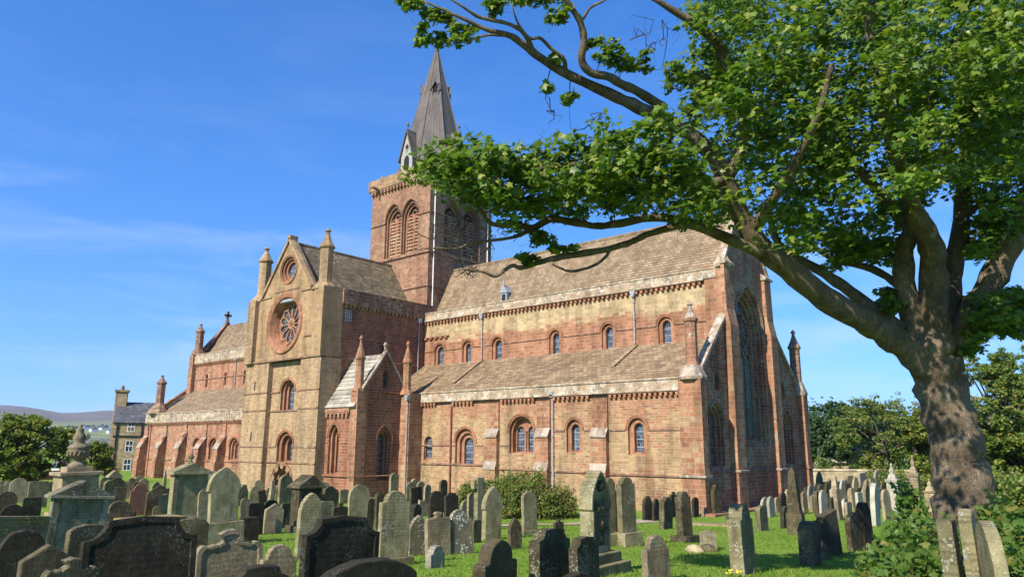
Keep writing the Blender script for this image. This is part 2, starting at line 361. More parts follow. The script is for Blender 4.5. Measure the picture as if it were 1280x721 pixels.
G = {
 'grey': grave_mat('grave_grey', (0.135, 0.116, 0.058), (0.262, 0.228, 0.122), moss=0.5, lamt=0.55, lscale=26),
 'tan': grave_mat('grave_tan', (0.22, 0.165, 0.095), (0.36, 0.285, 0.175), moss=0.35, lamt=0.35, dark=0.45),
 'dark': grave_mat('grave_dark', (0.042, 0.033, 0.017), (0.105, 0.084, 0.045), lamt=0.5, moss=0.35, lscale=30, lich=(0.30, 0.28, 0.2)),
 'black': grave_mat('grave_black', (0.015, 0.0125, 0.0085), (0.042, 0.035, 0.022), lamt=0.25, moss=0.12, lscale=34, lich=(0.2, 0.2, 0.17)),
 'speck': grave_mat('grave_speckled', (0.13, 0.11, 0.07), (0.22, 0.19, 0.125), lich=(0.60, 0.57, 0.46), lamt=1.0, lscale=15, moss=0.3),
 'pale': grave_mat('grave_pale', (0.27, 0.245, 0.185), (0.40, 0.37, 0.29), moss=0.25, lamt=0.3, dark=0.3),
 'pink': grave_mat('grave_pink', (0.24, 0.10, 0.075), (0.31, 0.15, 0.11), moss=0.1, lamt=0.1, dark=0.2),
 'blue': grave_mat('grave_bluegreen', (0.12, 0.105, 0.06), (0.25, 0.23, 0.155), moss=0.45, lamt=0.5, dark=0.8),
 'gold': grave_mat('grave_gold_lichen', (0.17, 0.135, 0.07), (0.29, 0.225, 0.115), lich=(0.46, 0.28, 0.05), lamt=0.8, lscale=14),
}

# ------------------------------------------------------------------ wall, window and roof builders
class Frame:
    """a wall plane: u runs along it, d outwards from it"""
    def __init__(s, O, U, N): s.O = Vector(O); s.U = Vector(U); s.N = Vector(N)
    def p(s, u, z, d=0.0): return s.O + s.U * u + s.N * d + Vector((0, 0, z))
def south(Y): return Frame((0, Y, 0), (1, 0, 0), (0, -1, 0))
def east(X): return Frame((X, 0, 0), (0, 1, 0), (1, 0, 0))
def west(X): return Frame((X, 0, 0), (0, 1, 0), (-1, 0, 0))
def north(Y): return Frame((0, Y, 0), (1, 0, 0), (0, 1, 0))

def arch(cx, hw, z0, zt, k=1.0, n=7):
    """outline of an arched opening; k = arc radius / half width (1 round, 1.6 pointed)"""
    R = k * hw; rise = math.sqrt(R * R - (R - hw) ** 2); zs = zt - rise; a1 = math.acos((R - hw) / R)
    pts = [(cx - hw, z0), (cx + hw, z0)]
    for i in range(n + 1):
        a = a1 * i / n; pts.append((cx + hw - R + R * math.cos(a), zs + R * math.sin(a)))
    for i in range(n - 1, -1, -1):
        a = a1 * i / n; pts.append((cx - hw + R - R * math.cos(a), zs + R * math.sin(a)))
    return pts
def disc(cx, cz, r, n=32): return [(cx + r * math.cos(2 * math.pi * i / n), cz + r * math.sin(2 * math.pi * i / n)) for i in range(n)]

def wall_sheet(mb, fr, outer, holes=()):
    import bmesh
    bm = bmesh.new(); edges = []
    for L in [outer] + list(holes):
        vs = [bm.verts.new((u, z, 0)) for u, z in L]; edges += [bm.edges.new((vs[i], vs[(i + 1) % len(vs)])) for i in range(len(vs))]
    bmesh.ops.triangle_fill(bm, use_beauty=True, use_dissolve=False, edges=edges, normal=(0, 0, 1))
    bm.verts.index_update(); mb.add([fr.p(v.co.x, v.co.y) for v in bm.verts], [tuple(v.index for v in f.verts) for f in bm.faces]); bm.free()

def opening(parent, fr, outlines, depths, mat, name='window', glass='glass', hood=None, label=None, gname='glass'):
    """stepped reveal of an opening; outlines have the same point count, depths are measured inwards"""
    mb = MB(); n = len(outlines[0]); d0 = 0.0; vs = []; fs = []
    rings = [(outlines[0], 0.0)]
    for o, d in zip(outlines, depths):
        rings.append((o, -d))
        nxt = outlines.index(o) + 1
        if nxt < len(outlines): rings.append((outlines[nxt], -d))
    for k, (o, d) in enumerate(rings):
        vs += [fr.p(u, z, d) for u, z in o]
    for k in range(len(rings) - 1):
        for i in range(n):
            j = (i + 1) % n; fs.append((k * n + i, k * n + j, (k + 1) * n + j, (k + 1) * n + i))
    mb.add(vs, fs)
    if hood:                                        # projecting hood mould round the arch
        o = outlines[0]; c = Vector((sum(p[0] for p in o) / n, sum(p[1] for p in o) / n))
        w, pr = hood; arcp = o[2:] if len(o) != 32 else o + [o[0]]
        # two mouldings: an inner roll nearly flush and an outer label
        for (wi, wo_, p_) in ((0.0, w * 0.6, pr * 0.45), (w * 0.6, w, pr)):
            ins = []; outs = []
            zs = arcp[0][1]; cx = (arcp[0][0] + arcp[-1][0]) / 2 if len(o) != 32 else c.x
            zc = zs if len(o) != 32 else c.y
            for (u, z) in arcp:
                v = Vector((u - cx, z - zc)); L = max(v.length, 1e-6); v /= L
                ins.append((u + v.x * wi, z + v.y * wi)); outs.append((u + v.x * wo_, z + v.y * wo_))
            m = len(arcp); vs = [fr.p(*q, 0.0) for q in ins] + [fr.p(*q, p_) for q in ins] + [fr.p(*q, p_) for q in outs] + [fr.p(*q, 0.0) for q in outs]
            fs = []
            for i in range(m - 1):
                for r_ in range(3): fs.append((r_ * m + i, r_ * m + i + 1, (r_ + 1) * m + i + 1, (r_ + 1) * m + i))
            fs += [(0, m, 2 * m, 3 * m), (m - 1, 2 * m - 1, 3 * m - 1, 4 * m - 1)]
            mb.add(vs, fs)
    w_ = mb.build(name, mat, parent)
    if label: w_['label'] = label
    if glass:
        gb = MB(); gb.add([fr.p(u, z, -depths[-1] + 0.005) for u, z in outlines[-1]], [tuple(range(n))])
        gb.build(gname, M[glass], w_)
    return w_

def std_window(parent, fr, cx, ghw, z0, gtop, ohw, otop, k=1.0, d=(0.22, 0.5), mat=None, glass='glass', hood=(0.16, 0.07), steps=2, sill_drop=0.12, holes=None):
    outs = []; deps = []
    for i in range(steps):
        f = i / (steps - 1) if steps > 1 else 1
        outs.append(arch(cx, ohw + (ghw - ohw) * f, z0 - sill_drop * (1 - f), otop + (gtop - otop) * f, k)); deps.append(d[0] + (d[1] - d[0]) * f)
    if holes is not None: holes.append(outs[0])
    return lambda: opening(parent, fr, outs, deps, mat or M['trim'], glass=glass, hood=hood)

def corbels(mb, fr, u0, u1, z0, z1, pitch=0.32, d=0.2):
    """corbel table: one toothed course of stone"""
    n = max(2, int((u1 - u0) / pitch)); p = (u1 - u0) / n; zt = z1 - (z1 - z0) * .22; bot = []
    for i in range(n):
        a = u0 + p * (i + 0.22); c = a + p * 0.5
        bot += [(a, zt, d), (a, z0 + (z1 - z0) * .2, d), (c, z0 + (z1 - z0) * .2, d), (c, zt, d)]
    m = len(bot); fp = [fr.p(*q) for q in bot]; bp = [fr.p(u, z - (.2 * (z1 - z0) if k % 4 in (1, 2) else 0), 0) for k, (u, z, _) in enumerate(bot)]
    vs = fp + bp + [fr.p(u0, zt, d), fr.p(u0, z1, d), fr.p(u1, z1, d), fr.p(u1, zt, d), fr.p(u0, zt, 0), fr.p(u1, zt, 0), fr.p(u0, z1, 0), fr.p(u1, z1, 0)]
    fs = [(k, k + 1, m + k + 1, m + k) for k in range(m - 1)] + [(k, k + 1, k + 2, k + 3) for k in range(0, m, 4)]
    L, TL, TR, Rr, LB, RB, TLB, TRB = range(2 * m, 2 * m + 8)
    fs += [tuple([L] + [q for k in range(0, m, 4) for q in (k, k + 3)] + [Rr, TR, TL]), (L, TL, TLB, LB), (Rr, RB, TRB, TR), (L, LB, m, 0), (Rr, m - 1, 2 * m - 1, RB)]
    mb.add(vs, fs)
def band(mb, fr, u0, u1, z0, z1, d, d0=0.0):
    """a moulded strip standing proud of a wall, weathered top"""
    h = (z1 - z0)
    mb.prism([fr.p(u0, z0, d0), fr.p(u0, z1, d0), fr.p(u0, z1 - h * .3, d), fr.p(u0, z0, d)], fr.U * (u1 - u0))
def blk(mb, fr, u0, u1, z0, z1, d, d0=0.0):
    mb.prism([fr.p(u0, z0, d0), fr.p(u0, z1, d0), fr.p(u0, z1, d), fr.p(u0, z0, d)], fr.U * (u1 - u0))
def butt(mb, fr, u0, u1, prof):
    """buttress: side profile (projection, z) from the ground up, extruded along the wall"""
    pts = [fr.p(u0, prof[0][1], 0.0)] + [fr.p(u0, z, d) for d, z in prof] + [fr.p(u0, prof[-1][1], 0.0)]
    mb.prism(pts, fr.U * (u1 - u0))
def course_roof(mb, a0, a1, b0, b1, n, lip=0.026, thick=0.12):
    """stone slates from eave a0-a1 to ridge b0-b1, each course lifting off the one below"""
    a0, a1, b0, b1 = map(Vector, (a0, a1, b0, b1)); nrm = (a1 - a0).cross(b0 - a0).normalized()
    if nrm.z < 0: nrm = -nrm
    m = 14
    for k in range(n):
        f0, f1 = k / n, (k + 1) / n
        lo = [(a0.lerp(b0, f0)).lerp(a1.lerp(b1, f0), i / m) + nrm * (lip + rnd.uniform(-.008, .008)) for i in range(m + 1)]
        hi = [(a0.lerp(b0, f1)).lerp(a1.lerp(b1, f1), i / m) + nrm * 0.0 for i in range(m + 1)]
        bot = [(a0.lerp(b0, f0)).lerp(a1.lerp(b1, f0), i / m) - nrm * 0.01 for i in range(m + 1)]
        vs = lo + hi + bot; M1 = m + 1
        fs = [(i, i + 1, M1 + i + 1, M1 + i) for i in range(m)] + [(2 * M1 + i, 2 * M1 + i + 1, i + 1, i) for i in range(m)]
        mb.add(vs, fs)
    mb.add([a0 - nrm * thick, a1 - nrm * thick, b1 - nrm * thick, b0 - nrm * thick, a0 + nrm * lip, a1 + nrm * lip, b1, b0],
           [(0, 1, 2, 3), (0, 1, 5, 4), (1, 2, 6, 5), (3, 0, 4, 7)])
def coping(mb, p0, p1, w, h, side):
    """sloping parapet stones from p0 to p1, width w towards side, height h"""
    p0, p1, side = Vector(p0), Vector(p1), Vector(side); up = Vector((0, 0, 1))
    mb.prism([p0 - up * h * .3, p0 - up * h * .3 + side * w, p0 + side * w + up * h * .7, p0 + side * w * .5 + up * h, p0 + up * h * .7], p1 - p0)

def pinnacle(parent, c, z0, z1, z2, r, mat, base=None, n=8, cap_mat=None, arcaded=False):
    x, y = c; mb = MB(); s = 1.0
    if base: mb.lathe([(base[0] * 1.0, base[1]), (base[0], base[1] + (z0 - base[1]) * .15), (r * 1.45, z0 - 0.12), (r * 1.25, z0)], (x, y, 0), n, math.pi / 8)
    mb.lathe([(r * 1.12, z0), (r * 1.12, z0 + .12), (r, z0 + .18), (r, z1 - .16), (r * 1.2, z1 - .12), (r * 1.28, z1), (r * 1.15, z1 + .06)], (x, y, 0), n, math.pi / 8)
    o = mb.build('pinnacle', mat, parent)
    fb = MB(); h = z2 - z1
    fb.lathe([(r * 1.18, z1 + .06), (r * 0.72, z1 + h * .32), (r * 0.30, z1 + h * .66), (r * .36, z1 + h * .70), (r * .22, z1 + h * .75), (r * .5, z1 + h * .84), (r * .42, z1 + h * .9), (r * .12, z2)], (x, y, 0), n, math.pi / 8)
    fb.build('finial', cap_mat or mat, o)
    return o

def downpipe(parent, fr, u, z0, z1, mat='pipe', r=0.055, hopper=True):
    mb = MB(); mb.tube([fr.p(u, z0, 0.09), fr.p(u, (z0 + z1) / 2, 0.09), fr.p(u, z1, 0.09)], r, 8)
    z = z0 + .4
    while z < z1 - .2:
        mb.tube([fr.p(u, z, .09), fr.p(u, z + .07, .09)], r * 1.45, 8); z += 1.1
    o = mb.build('downpipe', M[mat], parent)
    if hopper:
        hb = MB(); hb.prism([fr.p(u - .2, z1 + .3, .0), fr.p(u + .2, z1 + .3, .0), fr.p(u + .1, z1 - .08, .0), fr.p(u - .1, z1 - .08, .0)], fr.N * .27)
        hb.build('rain_hopper', M['lead'], o)
    return o

# ------------------------------------------------------------------ the cathedral
CA = thing('cathedral', 'great red and tan sandstone cathedral with a spired tower standing beyond the gravestones', 'cathedral', (-48, 43.5, 0), worldparts=True)
XE, XC0 = -18.2, 43.15                                 # east wall plane, axis of the long vessel
YA, YC, YCN, YAN = 36.0, 40.0, 46.3, 50.6
jobs = []
# --- choir aisle, south
fA = south(YA); holes = []; S = 'cler'
jobs.append(std_window(CA, fA, -21.92, .30, 3.08, 4.68, .60, 4.96, 1.08, (.16, .42), holes=holes))
jobs.append(std_window(CA, fA, -26.22, .29, 3.15, 4.68, .55, 4.94, 1.08, (.16, .42), holes=holes))
jobs.append(std_window(CA, fA, -35.15, .42, 2.2, 3.92, .92, 4.5, 1.0, (.18, .55), steps=3, holes=holes))
jobs.append(std_window(CA, fA, -38.72, .36, 2.55, 3.96, .42, 4.02, 1.0, (.12, .25), hood=None, holes=holes))
dbl = arch(-30.28, .98, 2.95, 5.22, 1.0); holes.append(dbl)
mb = MB(); wall_sheet(mb, fA, [(-39.6, -.6), (-18.3, -.6), (-18.3, 6.9), (-39.6, 6.9)], holes); mb.build('aisle_wall', M['aisle'], CA)
for j in jobs: j()
w = opening(CA, fA, [dbl, arch(-30.28, .86, 3.0, 5.08, 1.0)], [.18, .5], M['trim'], glass=None, hood=(.18, .08))
mb = MB(); f2 = south(YA + .5); hh = [arch(-30.74, .30, 3.05, 4.6), arch(-29.82, .30, 3.05, 4.6)]
wall_sheet(mb, f2, arch(-30.28, .86, 3.0, 5.08, 1.0), hh); mb.lathe([(.07, 3.0), (.07, 4.2), (.12, 4.3)], (-30.28, YA + .44, 0), 8)
mb.build('window_tracery', M['trim'], w)
for h in hh: opening(CA, f2, [h], [.15], M['trim'])
mb = MB()
for u0, u1 in ((-39.5, -36.1), (-34.2, -33.2), (-32.05, -31.35), (-29.2, -29.0), (-27.9, -26.9), (-25.5, -24.95), (-23.75, -22.7), (-21.2, -19.15)):
    z = 4.28 if u0 > -28 else (3.4 if u0 < -33 else 3.4)
    band(mb, fA, u0, u1, z - .04, z + .05, .06)
band(mb, fA, -39.5, -33.1, 2.12, 2.24, .09); band(mb, fA, -32.1, -28.95, 1.92, 2.02, .09); band(mb, fA, -27.95, -24.9, 1.88, 1.98, .09); band(mb, fA, -23.8, -19.1, 1.82, 1.92, .09)
pieces(mb, 'string_course', M['dstone'], CA)
for u0, u1, zo in ((-33.1, -32.1, 3.97), (-28.95, -27.95, 3.97), (-24.87, -23.8, 3.95)):
    mb = MB(); butt(mb, fA, u0, u1, [(.42, -.6), (.42, 1.95), (.36, 2.05), (.34, 2.35), (.30, 2.45), (.30, zo - .05), (.34, zo), (.12, zo + .5), (.12, 6.1)]); mb.build('buttress', M['redbutt'], CA)
    cb = MB(); cb.prism([fA.p(u0 - .03, zo - .06, .38), fA.p(u0 - .03, zo + .02, .38), fA.p(u0 - .03, zo + .5, .135), fA.p(u0 - .03, zo + .42, .125)], (u1 - u0 + .06, 0, 0))
    cb.prism([fA.p(u0 - .03, 1.92, .47), fA.p(u0 - .03, 1.98, .47), fA.p(u0 - .03, 2.45, .315), fA.p(u0 - .03, 2.38, .31)], (u1 - u0 + .06, 0, 0))
    pieces(cb, 'buttress_weathering', M['cap'], CA)
mb = MB()
for u0, u1 in ((-39.5, -37.9), (-36.4, -34.3), (-31.95, -29.05), (-27.75, -24.95), (-23.7, -19.15)): corbels(mb, fA, u0, u1, 6.02, 6.33)
pieces(mb, 'corbel_table', M['trim'], CA)
mb = MB(); blk(mb, fA, -39.5, -18.95, 6.33, 6.42, .27, -.1); blk(mb, fA, -39.5, -18.95, 6.42, 6.95, .2, -.3); blk(mb, fA, -39.5, -18.95, 6.95, 7.03, .26, -.35)
pieces(mb, 'parapet', M['parapet'], CA)
mb = MB(); course_roof(mb, (-43.8, 36.1, 7.02), (-18.3, 36.1, 7.02), (-43.8, YC - .02, 9.55), (-18.3, YC - .02, 9.55), 20); mb.build('aisle_roof', M['roof_aisle'], CA)
mb = MB(); mb.prism([(-37.7, 37.0, 7.7), (-37.3, 37.0, 7.7), (-37.3, 39.97, 9.6), (-37.7, 39.97, 9.6)], (0, 0, .06)); 
mb.prism([(-24.7, 37.6, 8.09), (-24.35, 37.6, 8.09), (-24.1, 39.95, 9.6), (-24.45, 39.95, 9.6)], (0, 0, .06)); pieces(mb, 'roof_gutter', M['roof'], CA)
downpipe(CA, fA, -36.45, .0, 6.0, 'dark_edge_red', .06, False); downpipe(CA, fA, -27.75, .2, 6.35, 'pipe', .07)  # first one is an added tube, drawing the projecting wall's dark edge
# south-east corner pier
mb = MB(); mb.prism([(-19.1, 35.6, -.6), (-17.8, 35.6, -.6), (-17.8, 36.22, -.6), (-19.1, 36.22, -.6)], (0, 0, 7.5)); mb.build('corner_pier', M['redbutt'], CA)
mb = MB(); mb.prism([(-19.2, 35.5, 1.85), (-17.7, 35.5, 1.85), (-17.7, 36.3, 1.85), (-19.2, 36.3, 1.85)], (0, 0, .12)); mb.build('string_course', M['cap'], CA)
mb = MB(); mb.lathe([(.72, 6.85), (.76, 6.98), (.6, 7.35), (.45, 7.62)], (-18.45, 36.0, 0), 8, math.pi / 8); mb.build('pier_cap', M['cap'], CA)
pinnacle(CA, (-18.45, 36.05), 7.6, 10.1, 11.05, .32, M['nave'], cap_mat=M['cap'])
# --- choir clerestory, south
fC = south(YC); holes = []; jobs = []
for cx, g in ((-42.05, .33), (-39.02, .28), (-35.95, .33), (-30.66, .27), (-26.32, .27), (-22.15, .28)):
    jobs.append(std_window(CA, fC, cx, g, 9.58, 11.0, g + .24, 11.2, 1.06, (.14, .38), holes=holes, sill_drop=.04))
mb = MB(); wall_sheet(mb, fC, [(-44.3, 8.8), (-18.2, 8.8), (-18.2, 13.2), (-44.3, 13.2)], holes); mb.build('clerestory_wall', M['cler'], CA)
for j in jobs: j()
mb = MB(); e = [-43.9, -42.75, -41.35, -39.7, -38.35, -36.65, -35.25, -31.3, -30.02, -26.95, -25.7, -22.8, -21.5, -19.3]
for i in range(0, len(e), 2): band(mb, fC, e[i], e[i + 1], 10.62, 10.7, .06)
pieces(mb, 'string_course', M['dstone'], CA)
mb = MB(); corbels(mb, fC, -43.8, -19.5, 12.76, 13.06, .36); corbels(mb, fC, -43.85, -41.0, 11.55, 11.8, .5, .16); pieces(mb, 'corbel_table', M['trim'], CA)
mb = MB(); blk(mb, fC, -43.8, -19.4, 13.06, 13.14, .28, -.1); blk(mb, fC, -43.8, -18.6, 13.14, 13.68, .2, -.5); blk(mb, fC, -43.8, -18.6, 13.68, 13.76, .25, -.55)
pieces(mb, 'parapet', M['parapet'], CA)
for u in (-37.45, -24.3): downpipe(CA, fC, u, 9.7, 12.75)
mb = MB(); blk(mb, fC, -19.4, -17.98, 6.5, 13.9, .14, -.6); mb.build('corner_pier', M['redbutt'], CA)
# main roof of the choir, both slopes, north side closed
mb = MB(); course_roof(mb, (-44.3, 40.9, 13.5), (-18.6, 40.9, 13.5), (-44.3, 43.15, 17.95), (-18.6, 43.15, 17.95), 24)
course_roof(mb, (-18.6, 45.4, 13.5), (-44.3, 45.4, 13.5), (-18.6, 43.15, 17.95), (-44.3, 43.15, 17.95), 24)
mb.tube([(-44.3, 43.15, 17.97), (-30, 43.15, 17.97), (-18.6, 43.15, 17.97)], .1, 6); pieces(mb, 'choir_roof', M['roof'], CA)
mb = MB(); mb.box(-43.9, -18.6, 40.35, 46.2, 13.1, 13.5)
wall_sheet(mb, north(YCN), [(-44.3, 6), (-18.2, 6), (-18.2, 13.7), (-44.3, 13.7)]); wall_sheet(mb, north(YAN), [(-44.3, -.6), (-18.3, -.6), (-18.3, 6.9), (-44.3, 6.9)])
pieces(mb, 'north_wall', M['red'], CA)
mb = MB(); course_roof(mb, (-18.3, 50.5, 7), (-44.3, 50.5, 7), (-18.3, 46.32, 9.6), (-44.3, 46.32, 9.6), 12); mb.build('aisle_roof', M['roof'], CA)
# small lead vent dormer on the roof
mb = MB(); mb.box(-36.62, -36.02, 41.05, 41.75, 13.9, 14.75); mb.prism([(-36.72, 40.98, 14.72), (-35.92, 40.98, 14.72), (-36.32, 40.98, 15.3)], (0, 1.1, 0))
mb.lathe([(.05, 15.2), (.09, 15.4), (.03, 15.75)], (-36.32, 41.05, 0), 6)
v = mb.build('roof_vent', M['lead'], CA); gb = MB(); gb.box(-36.5, -36.14, 41.03, 41.06, 14.0, 14.6); gb.build('vent_opening', M['dark'], v)
# --- east front
fE = east(XE); holes = []; EC = 43.1
big = arch(EC, 2.0, 3.5, 12.95, 1.35, 10); holes.append(big); jobs = []
for cy in (38.0, 48.2): jobs.append(std_window(CA, fE, cy, .5, 2.45, 5.35, .85, 5.75, 1.5, (.14, .45), steps=3, glass='glass_dark', holes=holes, mat=M['east']))
for cy in (38.35, 47.9): jobs.append(std_window(CA, fE, cy, .2, 6.55, 7.35, .26, 7.43, 1.3, (.1, .3), hood=None, glass='glass_dark', holes=holes))
mb = MB(); wall_sheet(mb, fE, [(35.95, -.6), (50.65, -.6), (50.65, 7.2), (46.4, 10.9), (46.4, 13.9), (EC, 19.0), (39.9, 13.9), (39.9, 10.9), (35.95, 7.2)], holes); mb.build('east_wall', M['east'], CA)
for j in jobs: j()
w = opening(CA, fE, [big, arch(EC, 1.8, 3.65, 12.7, 1.35, 10), arch(EC, 1.58, 3.8, 12.45, 1.35, 10), arch(EC, 1.36, 3.95, 12.2, 1.35, 10)], [.14, .32, .5, .66], M['east'], hood=(.16, .08), glass='glass_dark')
w['label'] = 'tall deeply recessed pointed east window with a wheel in its head and green lights'
mb = MB(); fT = east(XE - .6)
for k in range(4):
    y = EC - 1.32 + k * .88; mb.tube([fT.p(y, 4.0), fT.p(y, 8.6)], .08, 6)
for k in range(3):
    y = EC - .88 + k * .88; pts = [fT.p(u, z) for u, z in arch(y, .44, 8.0, 9.1, 1.4, 5)[2:]]; mb.tube(pts, .08, 6)
mb.tube([fT.p(EC + 1.15 * math.cos(a * math.pi / 12), 10.3 + 1.15 * math.sin(a * math.pi / 12)) for a in range(25)], .1, 6)
for a in range(12):
    ca, sa = math.cos(a * math.pi / 6), math.sin(a * math.pi / 6); mb.tube([fT.p(EC + .3 * ca, 10.3 + .3 * sa), fT.p(EC + 1.1 * ca, 10.3 + 1.1 * sa)], .05, 5)
mb.build('window_tracery', M['dstone'], w)
mb = MB()
for k in range(3):
    y = EC - .88 + k * .88; mb.box(XE - .645, XE - .63, y - .38, y + .38, 4.0, 8.7)
pieces(mb, 'stained_glass', M['green_glass'], w)
for y0, y1 in ((39.6, 40.7), (45.45, 46.45)):
    mb = MB(); butt(mb, fE, y0, y1, [(.42, -.6), (.42, 10.2), (.24, 11.2), (.2, 13.9)]); mb.build('buttress', M['redbutt'], CA)
    cb = MB(); cb.prism([(XE, y0 - .06, 2.05), (XE + .55, y0 - .06, 2.05), (XE + .55, y0 - .06, 2.15), (XE, y0 - .06, 2.2)], (0, y1 - y0 + .12, 0))
    cb.prism([(XE, y0 - .08, 13.85), (XE + .34, y0 - .08, 13.85), (XE + .34, y0 - .08, 14.0), (XE, y0 - .08, 14.3)], (0, y1 - y0 + .16, 0)); pieces(cb, 'buttress_weathering', M['cap'], CA)
mb = MB(); mb.prism([(-18.8, 50.35, -.6), (-17.8, 50.35, -.6), (-17.8, 51.1, -.6), (-18.8, 51.1, -.6)], (0, 0, 7.4)); mb.build('corner_pier', M['redbutt'], CA)
mb = MB(); mb.lathe([(.62, 6.8), (.66, 6.95), (.5, 7.4), (.4, 7.7)], (-18.3, 50.7, 0), 8, math.pi / 8); mb.build('pier_cap', M['cap'], CA)
pinnacle(CA, (-18.3, 50.7), 7.6, 10.1, 11.3, .34, M['dstone'])
mb = MB(); band(mb, fE, 36.2, 39.6, 2.05, 2.17, .09); band(mb, fE, 40.7, 45.45, 2.05, 2.17, .09); band(mb, fE, 46.45, 50.35, 2.05, 2.17, .09)
mb.prism([(-18.9, 50.28, 2.08), (-17.7, 50.28, 2.08), (-17.7, 51.2, 2.08), (-18.9, 51.2, 2.08)], (0, 0, .12)); pieces(mb, 'string_course', M['dstone'], CA)
mb = MB(); coping(mb, (XE - .35, 36.4, 7.45), (XE - .35, 39.7, 10.75), .5, .25, (1, 0, 0)); coping(mb, (XE - .35, 50.2, 7.45), (XE - .35, 46.5, 10.75), .5, .25, (1, 0, 0))
coping(mb, (XE - .35, 39.8, 13.9), (XE - .35, EC, 18.9), .5, .3, (1, 0, 0)); coping(mb, (XE - .35, 46.5, 13.9), (XE - .35, EC, 18.9), .5, .3, (1, 0, 0))
mb.lathe([(.5, 13.75), (.55, 13.95), (.3, 14.4)], (-18.35, 40.2, 0), 8); pieces(mb, 'gable_coping', M['parapet'], CA)
mb = MB(); mb.box(-18.6, -17.2, 35.3, 51.6, -.5, .12); mb.build('plinth_step', M['redbutt'], CA)
# --- transept
XT, YT = -43.85, 30.2; fS = south(YT)
lo, up = south(YT + .4), south(YT + .04)
holes = []; jobs = []
jobs.append(std_window(CA, lo, -48.1, .5, 5.9, 7.82, .88, 8.05, 1.0, (.18, .6), steps=3, mat=M['trim'], holes=holes))
jobs.append(std_window(CA, lo, -48.0, .44, 2.25, 3.85, 1.0, 4.3, 1.0, (.18, .8), steps=3, mat=M['trim'], holes=holes))
dr = arch(-48.1, 1.15, -.4, 1.95, 1.0); holes.append(dr)
mb = MB(); wall_sheet(mb, lo, [(-50.3, -.6), (-46.0, -.6), (-46.0, 9.4), (-50.3, 9.4)], holes); mb.build('transept_wall', M['tan'], CA)
for j in jobs: j()
d = opening(CA, lo, [dr, arch(-48.1, .9, -.4, 1.7, 1.0), arch(-48.1, .65, -.4, 1.45, 1.0)], [.3, .6, .9], M['trim'], name='doorway', glass='dark', gname='door', hood=(.2, .1))
vb = MB()                                           # banded voussoirs
for i in range(9):
    if i % 2: continue
    a0, a1 = math.pi * i / 9, math.pi * (i + 1) / 9; R0, R1 = .92, 1.36
    vb.prism([lo.p(-48.1 + R * math.cos(a), .8 + R * math.sin(a), .02) for R, a in ((R0, a0), (R1, a0), (R1, a1), (R0, a1))], (0, -.06, 0))
pieces(vb, 'arch_bands', M['tansmooth'], d)
rose = disc(-48.62, 12.26, 2.28, 48); ocu = disc(-48.5, 16.35, .98, 32)
mb = MB(); wall_sheet(mb, up, [(-53.2, 9.4), (XT, 9.4), (XT, 14.5), (-45.5, 14.5), (-48.65, 18.75), (-51.8, 14.5), (-53.2, 14.5)], [rose, ocu]); mb.build('transept_gable', M['tansmooth'], CA)
rw = MB(); vs = []; fs = []                         # rose: rolled rings stepping inwards
prof = [(2.28, .12), (2.16, .16), (2.08, .06), (2.0, .1), (1.92, -.02), (1.86, -.35), (1.8, -.4), (1.76, -.75)]
for k, (r, d_) in enumerate(prof):
    vs += [up.p(u, z, d_) for u, z in disc(-48.62, 12.26, r, 48)]
for k in range(len(prof) - 1):
    for i in range(48): j = (i + 1) % 48; fs.append((k * 48 + i, k * 48 + j, (k + 1) * 48 + j, (k + 1) * 48 + i))
rw.add(vs, fs); ro = disc(-48.62, 12.26, 2.36, 48)
rw.add([up.p(*q, 0) for q in ro] + [up.p(*q, .12) for q in disc(-48.62, 12.26, 2.28, 48)], [(i, (i + 1) % 48, 48 + (i + 1) % 48, 48 + i) for i in range(48)])
rose_o = rw.build('rose_window', M['trim'], CA, smooth=True); rose_o['label'] = 'big round wheel window with twelve stone petals in red rolled rings'
tb = MB(); fR = south(YT + .68)
def rp(r, a): return fR.p(-48.62 + r * math.cos(a), 12.26 + r * math.sin(a))
tb.tube([rp(.33, i * math.pi / 12) for i in range(25)], .085, 6)
for i in range(12):
    a = i * math.pi / 6
    tb.tube([rp(.36, a), rp(1.2, a)], .06, 6)
    tb.tube([rp(1.2, a), rp(1.42, a + math.pi / 24), rp(1.5, a + math.pi / 12)], .065, 6); tb.tube([rp(1.5, a + math.pi / 12), rp(1.42, a + math.pi / 8), rp(1.2, a + math.pi / 6)], .065, 6)
    tb.tube([rp(1.5, a + math.pi / 12), rp(1.74, a + math.pi / 12)], .06, 6)
    tb.tube([rp(.1, a), rp(.3, a)], .04, 5)
tb.build('tracery', M['nave'], rose_o)
# stone web between the petals and the ring
wb_ = MB(); inner = []
for i in range(12):
    a = i * math.pi / 6; inner += [(1.2, a), (1.42, a + math.pi / 24), (1.5, a + math.pi / 12), (1.42, a + math.pi / 8)]
vs = [fR.p(-48.62 + r * math.cos(a), 12.26 + r * math.sin(a), -.03) for r, a in inner] + [fR.p(-48.62 + 1.78 * math.cos(a), 12.26 + 1.78 * math.sin(a), -.03) for r, a in inner]
wb_.add(vs, [(i, (i + 1) % 48, 48 + (i + 1) % 48, 48 + i) for i in range(48)]); wb_.build('petal_web', M['trim'], rose_o)
gb = MB(); gb.add([fR.p(u, z, -.07) for u, z in disc(-48.62, 12.26, 1.76, 48)], [tuple(range(48))]); gb.build('glass', M['glass_dark'], rose_o)
opening(CA, up, [ocu, disc(-48.5, 16.35, .82, 32), disc(-48.5, 16.35, .62, 32)], [.12, .3, .5], M['trim'], hood=(.14, .08))
mb = MB()                                           # clasping buttresses and pilasters
fB = south(YT + .04)
